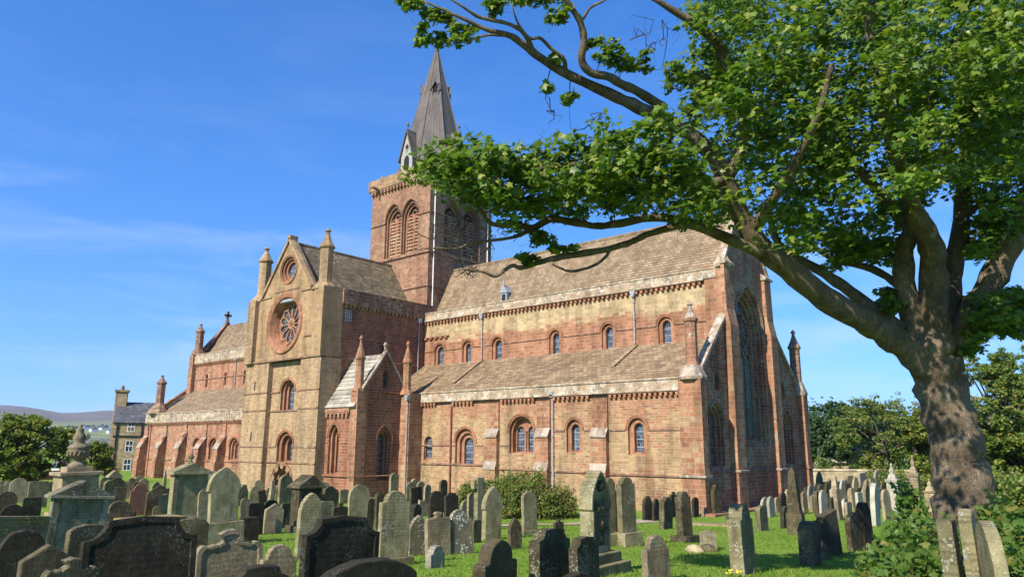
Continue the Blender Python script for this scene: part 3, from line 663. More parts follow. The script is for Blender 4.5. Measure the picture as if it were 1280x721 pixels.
mb.box(-53.5, -50.25, YT, YT + .9, -.6, 9.45); mb.box(-46.05, XT, YT - .005, YT + .9, -.6, 9.45); mb.box(-53.4, -52.35, YT - .3, YT + .9, 9.45, 14.4); mb.box(-46.05, XT + .18, YT + .01, YT + 1.7, -.6, 9.4)
pieces(mb, 'clasping_buttress', M['tan'], CA)
mb = MB(); mb.box(-44.9, XT + .12, YT - .06, YT + 1.65, 9.55, 14.5); mb.build('corner_pier', M['tansmooth'], CA)
mb = MB()
for z in (2.13, 3.24, 5.88, 7.18):
    band(mb, fS, -53.55, -50.2, z - .05, z + .05, .06); band(mb, fS, -46.1, XT + .2, z - .05, z + .05, .06)
for z in (2.13, 5.8): band(mb, lo, -50.25, -46.05, z - .05, z + .05, .08)
for z in (3.24, 7.18): band(mb, lo, -50.25, -49.1, z - .05, z + .05, .07); band(mb, lo, -46.95, -46.05, z - .05, z + .05, .07)
band(mb, fS, -53.6, XT + .25, 9.45, 9.62, .12, -.2); band(mb, up, -52.3, -50.6, 14.42, 14.54, .08); band(mb, up, -46.6, -44.9, 14.42, 14.54, .08); band(mb, up, -50.2, -47.0, 14.72, 14.8, .05); band(mb, up, -45.9, -44.0, 11.0, 11.08, .09)
fTE = east(XT); band(mb, fTE, YT, 40, 9.45, 9.6, .1); band(mb, fTE, YT, 40, 11.0, 11.08, .06)
pieces(mb, 'string_course', M['dstone'], CA)
mb = MB()
for x, z0, z1 in ((-52.02, 3.6, 4.3), (-52.02, 7.4, 8.1)): mb.box(x - .07, x + .07, YT - .012, YT + .1, z0, z1)
pieces(mb, 'slit_window', M['dark'], CA)
holes = []; j1 = std_window(CA, fTE, 35.95, .2, 9.95, 10.85, .34, 11.0, 1.3, (.12, .4), hood=None, glass='glass_dark', holes=holes)
sq = [(32.1, 12.2), (32.95, 12.2), (32.95, 13.1), (32.1, 13.1)]; holes.append(sq)
mb = MB(); wall_sheet(mb, fTE, [(YT + .02, -.6), (41, -.6), (41, 13.4), (YT + .02, 13.4)], holes); wall_sheet(mb, west(-53.4), [(YT, -.6), (41, -.6), (41, 14.4), (YT, 14.4)]); pieces(mb, 'transept_side_wall', M['red'], CA); j1()
w = opening(CA, fTE, [sq], [.25], M['trim'], glass='glass'); lb = MB()
for i in range(5):
    lb.tube([fTE.p(32.1 + .17 * (i + .5), 12.2, -.15), fTE.p(32.1 + .17 * (i + .5), 13.1, -.15)], .02, 4); lb.tube([fTE.p(32.1, 12.2 + .18 * (i + .5), -.15), fTE.p(32.95, 12.2 + .18 * (i + .5), -.15)], .02, 4)
lb.build('lattice', M['white'], w)
mb = MB(); corbels(mb, fTE, 32.0, 40.4, 13.15, 13.45, .36, .18); pieces(mb, 'corbel_table', M['tansmooth'], CA)
mb = MB(); blk(mb, fTE, 31.8, 40.6, 13.45, 14.4, .24, -.4); blk(mb, fTE, 31.8, 40.6, 14.4, 14.5, .3, -.45); pieces(mb, 'parapet', M['dstone'], CA)
mb = MB(); course_roof(mb, (-45.55, 40.6, 14.1), (-45.55, YT + .5, 14.1), (-48.65, 40.6, 18.55), (-48.65, YT + .5, 18.55), 24); course_roof(mb, (-51.75, YT + .5, 14.1), (-51.75, 40.6, 14.1), (-48.65, YT + .5, 18.55), (-48.65, 40.6, 18.55), 24)
mb.tube([(-48.65, YT + .3, 18.58), (-48.65, 36, 18.58), (-48.65, 41, 18.58)], .1, 6); pieces(mb, 'transept_roof', M['roof_t'], CA)
mb = MB(); mb.box(-53.2, -44.0, YT + .1, 41, 13.9, 14.1); mb.build('gutter_floor', M['lead'], CA)
mb = MB(); coping(mb, (-45.35, YT - .1, 14.5), (-48.65, YT - .1, 18.7), .7, .3, (0, 1, 0)); coping(mb, (-51.95, YT - .1, 14.5), (-48.65, YT - .1, 18.7), .7, .3, (0, 1, 0)); mb.box(-48.85, -48.45, YT - .1, YT + .6, 18.75, 19.05)
pieces(mb, 'gable_coping', M['tan'], CA)
pinnacle(CA, (-44.78, YT + .75), 14.9, 17.65, 19.05, .47, M['tan'], base=(.95, 14.35)); pinnacle(CA, (-52.85, YT + .6), 14.9, 17.8, 19.0, .47, M['tan'], base=(.95, 14.35))
downpipe(CA, fTE, 39.3, 7.5, 13.0, 'pipe', .05)
# --- gabled east chapel of the transept
CX, CY = -40.35, 31.0; fK, fKS = east(CX), south(CY); holes = []; h2 = []
k1 = std_window(CA, fK, 33.4, .27, 1.15, 4.2, .6, 4.62, 1.7, (.16, .6), steps=3, glass='glass_dark', holes=holes, mat=M['red']); k2 = std_window(CA, fK, 33.3, .17, 7.3, 8.4, .22, 8.5, 1.5, (.1, .3), hood=None, glass='glass_dark', holes=holes)
k3 = std_window(CA, fKS, -42.75, .26, 1.57, 4.4, .56, 4.78, 1.7, (.18, .7), steps=3, holes=h2)
mb = MB(); wall_sheet(mb, fK, [(CY, -.6), (35.6, -.6), (35.6, 7.0), (35.3, 7.0), (33.3, 9.75), (31.4, 7.0), (CY, 7.0)], holes); wall_sheet(mb, fKS, [(XT, -.6), (CX, -.6), (CX, 5.95), (XT, 5.95)], h2); pieces(mb, 'chapel_wall', M['red'], CA); k1(); k2(); k3()
mb = MB(); mb.box(-41.0, CX + .07, CY - .07, CY + .75, -.6, 7.1); mb.box(CX - .4, -39.4, 34.75, 36.3, -.6, 6.95); pieces(mb, 'chapel_pier', M['redbutt'], CA)
mb = MB(); band(mb, fKS, XT, CX + .15, 1.32, 1.42, .13); band(mb, fK, CY - .1, 34.75, 1.32, 1.42, .13); band(mb, fK, CY + .75, 32.75, 3.5, 3.57, .06); band(mb, fK, 34.05, 34.75, 3.5, 3.57, .06); band(mb, fK, CY + .4, 35.3, 6.92, 7.02, .08); band(mb, fKS, XT, -43.4, 3.5, 3.57, .05); band(mb, fKS, -42.1, -41.0, 3.5, 3.57, .05)
pieces(mb, 'string_course', M['trim'], CA)
mb = MB(); corbels(mb, fKS, XT + .1, -41.05, 5.15, 5.55, .4, .16); blk(mb, fKS, XT, -41.0, 5.55, 5.9, .2); pieces(mb, 'corbel_table', M['nave'], CA)
mb = MB(); course_roof(mb, (XT, CY - .25, 5.85), (CX - .05, CY - .25, 5.85), (XT, 33.3, 9.65), (CX - .05, 33.3, 9.65), 12, .05); course_roof(mb, (CX - .05, 35.8, 5.85), (XT, 35.8, 5.85), (CX - .05, 33.3, 9.65), (XT, 33.3, 9.65), 12, .05); pieces(mb, 'chapel_roof', M['roof_flag'], CA)
mb = MB(); coping(mb, (CX - .3, 31.3, 6.95), (CX - .3, 33.3, 9.75), .42, .22, (1, 0, 0)); coping(mb, (CX - .3, 35.35, 6.95), (CX - .3, 33.3, 9.75), .42, .22, (1, 0, 0)); mb.lathe([(.1, 9.9), (.12, 10.1), (.2, 10.25), (.08, 10.45)], (CX - .1, 33.3, 0), 6); pieces(mb, 'gable_coping', M['cap'], CA)
pinnacle(CA, (CX - .35, CY + .33), 7.2, 9.2, 10.75, .3, M['redbutt'], base=(.48, 6.95)); pinnacle(CA, (CX + .3, 35.0), 7.2, 9.2, 10.7, .3, M['redbutt'], base=(.48, 6.85))
downpipe(CA, south(34.75), -39.52, .2, 6.5, 'pipe', .06)
# --- crossing tower
TX0, TX1, TY0, TY1 = -51.65, -43.95, 40.25, 47.9
tS, tE, tW, tN = south(TY0), east(TX1), west(TX0), north(TY1)
TW = MB(); hS = [arch(-48.62, 1.05, 19.35, 24.15, 1.45), arch(-46.38, 1.05, 19.35, 24.15, 1.45)]; hE = [arch(43.0, 1.05, 19.35, 24.1, 1.45), arch(45.3, 1.05, 19.35, 24.1, 1.45)]
wall_sheet(TW, tS, [(TX0, 12), (TX1, 12), (TX1, 26), (TX0, 26)], hS); wall_sheet(TW, tE, [(TY0, 12), (TY1, 12), (TY1, 26), (TY0, 26)], hE)
wall_sheet(TW, tW, [(TY0, 12), (TY1, 12), (TY1, 26), (TY0, 26)]); wall_sheet(TW, tN, [(TX0, 12), (TX1, 12), (TX1, 26), (TX0, 26)])
tw = TW.build('tower', M['tower'], CA)
for fr, cs in ((tS, (-48.62, -46.38)), (tE, (43.0, 45.3))):
    for c in cs:
        o = opening(CA, fr, [arch(c, 1.05, 19.35, 24.15 if fr is tS else 24.1, 1.45), arch(c, .96, 19.4, 23.9, 1.45), arch(c, .8, 19.45, 23.65, 1.45)], [.2, .42, .62], M['tower'], name='belfry_window', glass='dark', gname='belfry_void', hood=(.06, .06))
        lb = MB(); f3 = Frame(fr.O - fr.N * .5, fr.U, fr.N)
        lb.tube([f3.p(c, 19.4), f3.p(c, 22.9)], .09, 6)
        for q in (-.42, .42):
            lb.tube([f3.p(u, z) for u, z in arch(c + q, .38, 22.0, 22.9, 1.4, 5)[2:]], .08, 6)
            for s_ in (-.24, 0, .24): lb.tube([f3.p(c + q + s_, 19.4), f3.p(c + q + s_, 22.7)], .045, 5)
            for i in range(11):
                z = 19.6 + i * .3; lb.prism([f3.p(c + q - .36, z, 0), f3.p(c + q - .36, z + .1, 0), f3.p(c + q - .36, z - .02, .08), f3.p(c + q - .36, z - .1, .08)], fr.U * .72)
        lb.tube([f3.p(u, z) for u, z in disc(c, 23.05, .22, 12)] , .06, 5)
        lb.build('louvres', M['nave'], o)
mb = MB()
for fr, a, b in ((tS, TX0, TX1), (tE, TY0, TY1), (tW, TY0, TY1), (tN, TX0, TX1)):
    band(mb, fr, a - .1, b + .1, 19.05, 19.25, .14); band(mb, fr, a - .06, b + .06, 16.18, 16.32, .1)
    if fr in (tS, tE):
        for q0, q1 in ((a, (hS if fr is tS else hE)[0][0][0]), ((hS if fr is tS else hE)[1][1][0], b)): band(mb, fr, q0, q1, 22.5, 22.62, .1)
pieces(mb, 'string_course', M['dstone'], CA)
mb = MB()
for fr, a, b in ((tS, TX0, TX1), (tE, TY0, TY1), (tW, TY0, TY1), (tN, TX0, TX1)): corbels(mb, fr, a, b, 25.35, 25.85, .42, .24)
pieces(mb, 'corbel_table', M['tower'], CA)
mb = MB(); a, b = .3, .3
for (x0, x1, y0, y1) in ((TX0 - a, TX1 + a, TY0 - a, TY0 + .1), (TX0 - a, TX1 + a, TY1 - .1, TY1 + a), (TX0 - a, TX0 + .1, TY0 + .1, TY1 - .1), (TX1 - .1, TX1 + a, TY0 + .1, TY1 - .1)):
    mb.box(x0, x1, y0, y1, 25.85, 26.85)
mb.box(TX0 - .1, TX1 + .1, TY0 - .1, TY1 + .1, 25.8, 25.9); pieces(mb, 'tower_parapet', M['tansmooth'], CA)
mb = MB()
for x in (-50.2, -47.8, -45.4): mb.box(x - .16, x + .16, TY0 - .34, TY0 - .28, 26.25, 26.75); mb.lathe([(.2, 26.85), (.12, 27.0), (.05, 27.2)], (x, TY0 - .1, 0), 6)
for y in (41.7, 44.05, 46.4): mb.box(TX1 + .28, TX1 + .34, y - .16, y + .16, 26.25, 26.75)
pieces(mb, 'parapet_opening', M['dstone'], CA)
mb = MB()
for x in (-50.6, -44.3): mb.tube([(x, TY0 - .2, 25.9), (x, TY0 - .9, 25.95), (x, TY0 - 1.1, 25.8)], [.16, .12, .08], 6)
pieces(mb, 'gargoyle', M['dstone'], CA)
mb = MB(); mb.tube([(-43.86, 40.75, 14.5), (-43.86, 40.75, 20), (-43.86, 40.75, 26)], .05, 6); mb.build('lightning_conductor', M['white'], CA)
mb = MB(); mb.tube([(-43.86, 47.3, 14.5), (-43.86, 47.3, 20), (-43.86, 47.3, 26)], .05, 6); mb.build('lightning_conductor', M['white'], CA)
# --- spire
scx, scy = -47.8, 44.05; mb = MB(); R = lambda z: (41.0 - z) * .455 / 2 / math.cos(math.pi / 8)
mb.lathe([(R(26.6), 26.6), (R(30), 30), (R(34), 34), (R(38), 38), (R(40.6), 40.6), (.05, 41.0)], (scx, scy, 0), 8, math.pi / 8)
sp = mb.build('spire', M['spire'], CA)
mb = MB()
for i in range(8):
    a = math.pi / 8 + i * math.pi / 4; mb.tube([(scx + R(z) * math.cos(a), scy + R(z) * math.sin(a), z) for z in (26.6, 33, 40.6)], [.075, .06, .03], 6)
    for q in (-.6, -.3, 0, .3, .6):                  # standing seams on each face, closing in towards the tip
        b0, b1 = Vector((math.cos(a), math.sin(a), 0)), Vector((math.cos(a + math.pi / 4), math.sin(a + math.pi / 4), 0)); f = .5 + q / 2
        top = 39.5 if q == 0 else (37.5 if abs(q) < .4 else 34)
        mb.tube([Vector((scx, scy, z)) + (b0.lerp(b1, f)) * (R(z) * 1.0) for z in (26.6, top)], .022, 4)
mb.lathe([(.2, 40.2), (.26, 40.35), (.12, 40.6), (.06, 41.1)], (scx, scy, 0), 8); pieces(mb, 'spire_rib', M['spire'], sp)
for i in range(4):                                   # gabled lucarnes at the foot of the spire
    a = i * math.pi / 2; n_ = Vector((math.cos(a), math.sin(a), 0)); s_ = Vector((-math.sin(a), math.cos(a), 0)); c = Vector((scx, scy, 0)); r0 = 3.25
    mb = MB(); P = lambda s, z, d=r0: c + n_ * d + s_ * s + Vector((0, 0, z))
    mb.prism([P(-.75, 26.6), P(.75, 26.6), P(.75, 28.6), P(0, 30.9), P(-.75, 28.6)], n_ * -2.0); lu = mb.build('lucarne', M['greywhite'], sp)
    rb = MB()
    for sg in (-1, 1): rb.prism([P(sg * .9, 28.2, r0 + .18), P(0, 31.0, r0 + .18), P(0, 31.2, r0 + .18), P(sg * 1.02, 28.2, r0 + .18)], n_ * -2.2)
    for sg in (-1, 1):
        for k in range(9): zz = 28.35 + k * .3; ss = sg * (.97 - (zz - 28.2) * .32); rb.lathe([(.07, 0), (.08, .08), (.02, .16)], P(ss, zz, r0 + .12), 5)
    rb.lathe([(.06, 0), (.05, .4), (.14, .5), (.13, .62), (.04, .85)], P(0, 31.05, r0), 6); rb.build('lucarne_roof', M['spire'], lu)
    ob = MB(); ob.add([P(u, z, r0 + .01) for u, z in arch(0, .34, 26.9, 28.7, 1.5)], [tuple(range(len(arch(0, .34, 26.9, 28.7, 1.5))))]); ob.add([P(u, z, r0 + .01) for u, z in disc(0, 29.5, .22, 10)], [tuple(range(10))]); pieces(ob, 'lucarne_opening', M['dark'], lu)
for i in range(4):                                   # small upper lucarnes on the diagonal faces
    a = math.pi / 4 + i * math.pi / 2; n_ = Vector((math.cos(a), math.sin(a), 0)); s_ = Vector((-math.sin(a), math.cos(a), 0)); c = Vector((scx, scy, 0)); r0 = (41 - 35.2) * .2275 + .06
    P = lambda s, z, d=r0: c + n_ * d + s_ * s + Vector((0, 0, z))
    mb = MB()
    for sg in (-1, 1):
        mb.prism([P(sg * .32, 35.2), P(sg * .22, 35.2), P(sg * .22, 35.75), P(sg * .32, 35.75)], n_ * -.6); mb.prism([P(sg * .4, 35.65, r0 + .06), P(0, 36.5, r0 + .06), P(0, 36.62, r0 + .06), P(sg * .48, 35.65, r0 + .06)], n_ * -1.0)
    mb.lathe([(.04, 0), (.09, .12), (.03, .35)], P(0, 36.55), 5); lu = mb.build('spire_light', M['spire'], sp)
    ob = MB(); ob.add([P(-.22, 35.2, r0 - .1), P(.22, 35.2, r0 - .1), P(.22, 35.8, r0 - .1), P(0, 36.3, r0 - .1), P(-.22, 35.8, r0 - .1)], [(0, 1, 2, 3, 4)]); ob.build('spire_light_opening', M['dark'], sp)
# --- nave
fN, fNC = south(YA), south(YC); holes = []; jobs = []
for cx in (-71.85, -68.6, -64.85): jobs.append(std_window(CA, fN, cx, .42, 2.1, 3.6, .8, 4.0, 1.0, (.18, .6), steps=3, holes=holes))
mb = MB(); wall_sheet(mb, fN, [(-83.2, -.6), (-53.3, -.6), (-53.3, 5.6), (-83.2, 5.6)], holes); mb.build('nave_aisle_wall', M['nave'], CA)
for j in jobs: j()
for x, top in ((-82.75, 3.95), (-78.4, 4.05), (-74.0, 4.3), (-69.95, 3.75), (-66.3, 3.9)):
    mb = MB(); butt(mb, fN, x - .95, x, [(.95, -.6), (.95, 1.7), (.85, 2.05), (.78, 2.9), (.6, 3.3), (.42, top), (.02, top + .35)]); mb.build('buttress', M['nave'], CA)
    cb = MB(); cb.prism([fN.p(x - 1.0, 2.95, .84), fN.p(x - 1.0, 3.02, .84), fN.p(x - 1.0, top + .42, .05), fN.p(x - 1.0, top + .34, .02)], (1.06, 0, 0)); pieces(cb, 'buttress_weathering', M['cap'], CA)
    mb = MB(); blk(mb, fN, x - .9, x - .05, top, 5.3, .12); mb.build('pilaster', M['nave'], CA)
mb = MB(); corbels(mb, fN, -83.1, -53.6, 5.3, 5.6, .4); pieces(mb, 'corbel_table', M['trim'], CA)
mb = MB(); blk(mb, fN, -83.4, -53.4, 5.6, 6.5, .25, -.4); blk(mb, fN, -83.4, -53.4, 6.5, 6.6, .3, -.45); pieces(mb, 'parapet', M['parapet'], CA)
mb = MB(); band(mb, fN, -83.2, -53.4, 1.8, 1.9, .1); band(mb, fNC, -82.0, -53.4, 10.4, 10.48, .07); pieces(mb, 'string_course', M['dstone'], CA)
mb = MB(); course_roof(mb, (-83.0, 36.2, 6.5), (-53.3, 36.2, 6.5), (-83.0, YC - .02, 9.2), (-53.3, YC - .02, 9.2), 18); mb.build('aisle_roof', M['roof'], CA)
mb = MB(); mb.box(-57.6, -56.6, 36.9, 37.5, 6.95, 7.5); mb.build('roof_light', M['lead'], CA)
holes = []; jobs = []
for cx in (-79.0, -75.0, -71.0): jobs.append(std_window(CA, fNC, cx, .2, 9.6, 10.9, .26, 10.96, 1.0, (.1, .3), hood=None, holes=holes))
mb = MB(); wall_sheet(mb, fNC, [(-82.1, 8.5), (-53.3, 8.5), (-53.3, 12.3), (-82.1, 12.3)], holes); mb.build('nave_clerestory_wall', M['nave'], CA)
for j in jobs: j()
mb = MB(); blk(mb, fNC, -82.6, -81.7, 8.5, 13.2, .45); mb.build('corner_pier', M['nave'], CA)
mb = MB(); corbels(mb, fNC, -82, -53.6, 11.95, 12.25, .4); pieces(mb, 'corbel_table', M['trim'], CA)
mb = MB(); blk(mb, fNC, -82.5, -53.4, 12.25, 13.2, .25, -.5); blk(mb, fNC, -82.5, -53.4, 13.2, 13.3, .3, -.55); pieces(mb, 'parapet', M['parapet'], CA)
downpipe(CA, fNC, -72.8, 9.3, 12.1); 
mb = MB(); course_roof(mb, (-82, 40.9, 13.0), (-51.6, 40.9, 13.0), (-82, 43.5, 17.15), (-51.6, 43.5, 17.15), 24); course_roof(mb, (-51.6, 46.1, 13.0), (-82, 46.1, 13.0), (-51.6, 43.5, 17.15), (-82, 43.5, 17.15), 24); pieces(mb, 'nave_roof', M['roof'], CA)
mb = MB(); wall_sheet(mb, west(-82.2), [(35.9, -.6), (51, -.6), (51, 6.5), (47, 9.3), (47, 13.3), (43.5, 17.5), (40, 13.3), (40, 9.3), (35.9, 6.5)]); wall_sheet(mb, north(YCN), [(-82.2, -.6), (-51, -.6), (-51, 13.2), (-82.2, 13.2)]); pieces(mb, 'west_wall', M['nave'], CA)
mb = MB(); coping(mb, (-82.5, 40.6, 13.2), (-82.5, 43.5, 17.45), .6, .3, (1, 0, 0)); coping(mb, (-83.3, 36.2, 6.6), (-83.3, 40, 9.4), .6, .3, (1, 0, 0)); coping(mb, (-82.5, 46.4, 13.2), (-82.5, 43.5, 17.45), .6, .3, (1, 0, 0))
pieces(mb, 'gable_coping', M['dstone'], CA)
mb = MB(); mb.lathe([(.25, 17.4), (.2, 17.8), (.12, 18.0)], (-82.2, 43.5, 0), 6); mb.box(-82.32, -82.08, 43.05, 43.95, 18.25, 18.5); mb.box(-82.32, -82.08, 43.38, 43.62, 17.9, 18.85); mb.build('gable_cross', M['dstone'], CA)
pinnacle(CA, (-81.9, 40.2), 13.9, 16.0, 16.95, .42, M['dstone'], base=(.75, 13.25)); pinnacle(CA, (-81.6, 36.3), 7.6, 9.9, 10.75, .42, M['dstone'], base=(1.15, 6.55))

# ------------------------------------------------------------------ ground, path, hills
def grass_mat():
    t = NT('grass_ground', 0.95, 0.1); g = t.n('NewGeometry'); P = g.outputs['Position']
    a = t.noise(P, 0.35, 5, 0.6); b = t.noise(P, 6, 6, 0.7)
    c = t.mix(t.ramp(a, 0.35, 0.65), (0.125, 0.215, 0.024), (0.175, 0.27, 0.034)); c = t.mix(1.0, c, t.ramp(b, 0.25, 0.75, 0.6, 1.3), 'MULTIPLY')
    d = t.noise(P, 1.1, 5, 0.7); c = t.mix(t.math('MULTIPLY', t.ramp(d, 0.54, 0.70), 0.6), c, (0.17, 0.14, 0.05))
    t.l(c, t.b.inputs['Base Color']); t.bump(b, 0.5, 0.05); return t.m
M['grass'] = grass_mat()
xs = np.concatenate([np.linspace(-9000, -120, 14), np.arange(-100, 40, 1.6), np.linspace(60, 9000, 12)])
ys = np.concatenate([np.linspace(-9000, -30, 12), np.arange(-16, 90, 1.6), np.linspace(110, 9000, 12)])
vs = [(x, y, gz(x, y) if (-100 <= x <= 40 and -16 <= y <= 90) else gz(max(-100, min(40, x)), max(-16, min(90, y)))) for y in ys for x in xs]
nx = len(xs); fs = np.array([(j * nx + i, j * nx + i + 1, (j + 1) * nx + i + 1, (j + 1) * nx + i) for j in range(len(ys) - 1) for i in range(nx - 1)])
g_o = setting(np_mesh('ground', np.array(vs), fs, M['grass'])); g_o.data.polygons.foreach_set('use_smooth', [True] * len(fs))

M['pathm'] = plain('path_flags', (0.36, 0.28, 0.20), 0.9, 0.15, var=0.3, scale=2.5, bump=0.4)
def strip(name, pts, w, lift, mat):
    vs = []; n = len(pts)
    for k, p in enumerate(pts):
        a = Vector(pts[max(0, k - 1)]); b = Vector(pts[min(n - 1, k + 1)]); t_ = (b - a).normalized(); nn = Vector((-t_.y, t_.x))
        for s_ in (-w / 2, w / 2):
            q = Vector(p[:2]) + nn * (s_ + rnd.uniform(-.05, .05)); vs.append((q.x, q.y, gz(q.x, q.y) + lift))
    mb = MB(); mb.add(vs, [(2 * i, 2 * i + 1, 2 * i + 3, 2 * i + 2) for i in range(n - 1)]); return setting(mb.build(name, mat))
p0, p1 = ground_hit(622, 657)[0], ground_hit(790, 652)[0]
strip('path', [(p0.x + (p1.x - p0.x) * k / 20, p0.y + (p1.y - p0.y) * k / 20) for k in range(-8, 24)], 1.5, 0.03, M['pathm'])

def hill_mat():
    t = NT('heather', 0.95, 0.1); g = t.n('NewGeometry'); P = t.sep(g.outputs['Position'])
    a = t.noise(g.outputs['Position'], 0.004, 6, 0.6)
    c = t.mix(t.ramp(a, 0.35, 0.65), (0.115, 0.095, 0.085), (0.16, 0.13, 0.105))
    fld = t.n('TexVoronoi'); t.l(t.vscale(g.outputs['Position'], (0.004, 0.009, 0.0)), fld.inputs['Vector'])
    fc = t.mix(t.sep(fld.outputs['Color'])[0], (0.14, 0.19, 0.07), (0.24, 0.24, 0.12))
    c = t.mix(t.ramp(P[2], 38, 80, 1, 0), c, fc); t.l(c, t.b.inputs['Base Color']); return t.m
M['hill'] = hill_mat()
A = np.radians(np.linspace(46, 108, 90)); D = np.concatenate([np.linspace(600, 1500, 8), np.linspace(1700, 7000, 30)])
def hz_(a, d):
    az = math.degrees(a); top = 118 + 55 * max(0, az - 62) / 20 + 9 * math.sin(az * .5) + 4 * math.sin(az * 1.3)
    f = max(0, (d - 900) / 3400); f = min(1, f); f = f * f * (3 - 2 * f)
    return -1.0 + min(1, max(0, (d - 650) / 700)) * 16 + f * top + 5 * math.sin(d * .004 + az) * f
vs = np.array([(-math.sin(a) * d, math.cos(a) * d, hz_(a, d)) for d in D for a in A]); na = len(A)
fs = np.array([(j * na + i, j * na + i + 1, (j + 1) * na + i + 1, (j + 1) * na + i) for j in range(len(D) - 1) for i in range(na - 1)])
h_o = setting(np_mesh('hills', vs, fs, M['hill'])); h_o.data.polygons.foreach_set('use_smooth', [True] * len(fs))

# ------------------------------------------------------------------ gravestones
def gprofile(shape, w, h, jit=0.006):
    a = w / 2; P = []
    def arc(cx, cz, rx, rz, a0, a1, n):
        for i in range(n + 1):
            t_ = math.radians(a0 + (a1 - a0) * i / n); P.append((cx + rx * math.cos(t_), cz + rz * math.sin(t_)))
    P += [(-a, -.2), (a, -.2)]
    if shape == 'round': arc(0, h - a, a, a, 0, 180, 14)
    elif shape == 'arc': arc(0, h - a * .42, a, a * .42, 0, 180, 12)
    elif shape == 'corner': arc(a - .1, h - .1, .1, .1, 0, 90, 4); arc(-a + .1, h - .1, .1, .1, 90, 180, 4)
    elif shape == 'flat': P += [(a, h), (-a, h)]
    elif shape == 'point': P += [(a, h - a * .62), (a * .05, h), (-a * .05, h), (-a, h - a * .62)]
    elif shape == 'gothic':
        P[1:] = [(a * .86, -.2), (a * .86, h - a * 2.05), (a, h - a * 1.95)]; P[0] = (-a * .86, -.2)
        k = 2.3; R = k * a; am = math.acos((R - a) / R); zs = h - math.sqrt(R * R - (R - a) ** 2)
        for i in range(9): t_ = am * i / 8; P.append((a - R + R * math.cos(t_), zs + R * math.sin(t_)))
        for i in range(7, -1, -1): t_ = am * i / 8; P.append((-a + R - R * math.cos(t_), zs + R * math.sin(t_)))
        P += [(-a, h - a * 1.95), (-a * .86, h - a * 2.05)]
    elif shape == 'lancet':
        k = 1.8; R = k * a; am = math.acos((R - a) / R); zs = h - math.sqrt(R * R - (R - a) ** 2)
        for i in range(9): t_ = am * i / 8; P.append((a - R + R * math.cos(t_), zs + R * math.sin(t_)))
        for i in range(7, -1, -1): t_ = am * i / 8; P.append((-a + R - R * math.cos(t_), zs + R * math.sin(t_)))
    elif shape == 'shoulder':                       # flat raised head between hollow shoulders
        s = a * .62; d = a * .34
        P += [(a, h - d)]; arc(a, h, a - s, d, 270, 180, 5); P += [(s * .97, h + a * .02), (0, h + a * .07), (-s * .97, h + a * .02)]; arc(-a, h, a - s, d, 0, -90, 5); P += [(-a, h - d)]
    elif shape == 'hump':                           # round head on square shoulders
        s = a * .7; d = a * .75
        P += [(a, h - d), (s, h - d + .01)]; arc(0, h - d + .03, s, d - .03, 4, 176, 12); P += [(-s, h - d + .01), (-a, h - d)]
    elif shape == 'ogee':                           # double-curved scrolled head
        P += [(a, h - a * .72)]; arc(a * .8, h - a * .62, a * .2, a * .2, -10, 130, 5); arc(a * .42, h - a * .1, a * .3, a * .32, 285, 220, 3); arc(0, h - a * .3, a * .42, a * .3, 35, 145, 8)
        arc(-a * .42, h - a * .1, a * .3, a * .32, 320, 255, 3); arc(-a * .8, h - a * .62, a * .2, a * .2, 50, 190, 5); P += [(-a, h - a * .72)]
    elif shape == 'broken': P += [(a, h * .7), (a * .5, h * .82), (a * .1, h), (-a * .4, h * .9), (-a, h * .97)]
    return [(u + rnd.uniform(-jit, jit), z + rnd.uniform(-jit, jit)) for u, z in P]

def slab_mesh(name, prof, T, mat, parent=None, panel=0.0, inset=0.06):
    """upright slab facing local +x, width along y; a sunk panel on the face when panel > 0"""
    import bmesh
    bm = bmesh.new(); fr_ = [bm.verts.new((T / 2, u, z)) for u, z in prof]; bk = [bm.verts.new((-T / 2 + rnd.uniform(-.004, .004), u, z)) for u, z in prof]; n = len(prof)
    ff = bm.faces.new(fr_); bm.faces.new(bk[::-1]); bm.normal_update()
    for i in range(n): bm.faces.new((fr_[i], bk[i], bk[(i + 1) % n], fr_[(i + 1) % n]))
    bmesh.ops.recalc_face_normals(bm, faces=bm.faces)
    if panel:
        zs = [z for u, z in prof]; us = [u for u, z in prof]; z0, z1 = max(min(zs), .05), max(zs); zc = (z0 + z1) / 2; uw = max(us)
        ku, kz = 1 - inset / uw, 1 - inset / ((z1 - z0) / 2); bm.faces.remove(ff)
        inn = [bm.verts.new((T / 2, u * ku, zc + (max(z, z0) - zc) * kz)) for u, z in prof]; dp_ = [bm.verts.new((T / 2 - panel, v.co.y * (1 - .012 / uw), zc + (v.co.z - zc) * (1 - .012 / (z1 - z0)))) for v in inn]
        for i in range(n):
            j = (i + 1) % n; bm.faces.new((fr_[i], fr_[j], inn[j], inn[i])); bm.faces.new((inn[i], inn[j], dp_[j], dp_[i]))
        bm.faces.new(dp_); bmesh.ops.recalc_face_normals(bm, faces=bm.faces)
    me = bpy.data.meshes.new(name); bm.to_mesh(me); bm.free(); me.materials.append(mat)
    o = bpy.data.objects.new(name, me); COL.objects.link(o)
    if parent: o.parent = parent
    m = o.modifiers.new('bevel', 'BEVEL'); m.width = min(.014, T * .15); m.segments = 2; m.limit_method = 'ANGLE'; m.angle_limit = math.radians(50)
    return o

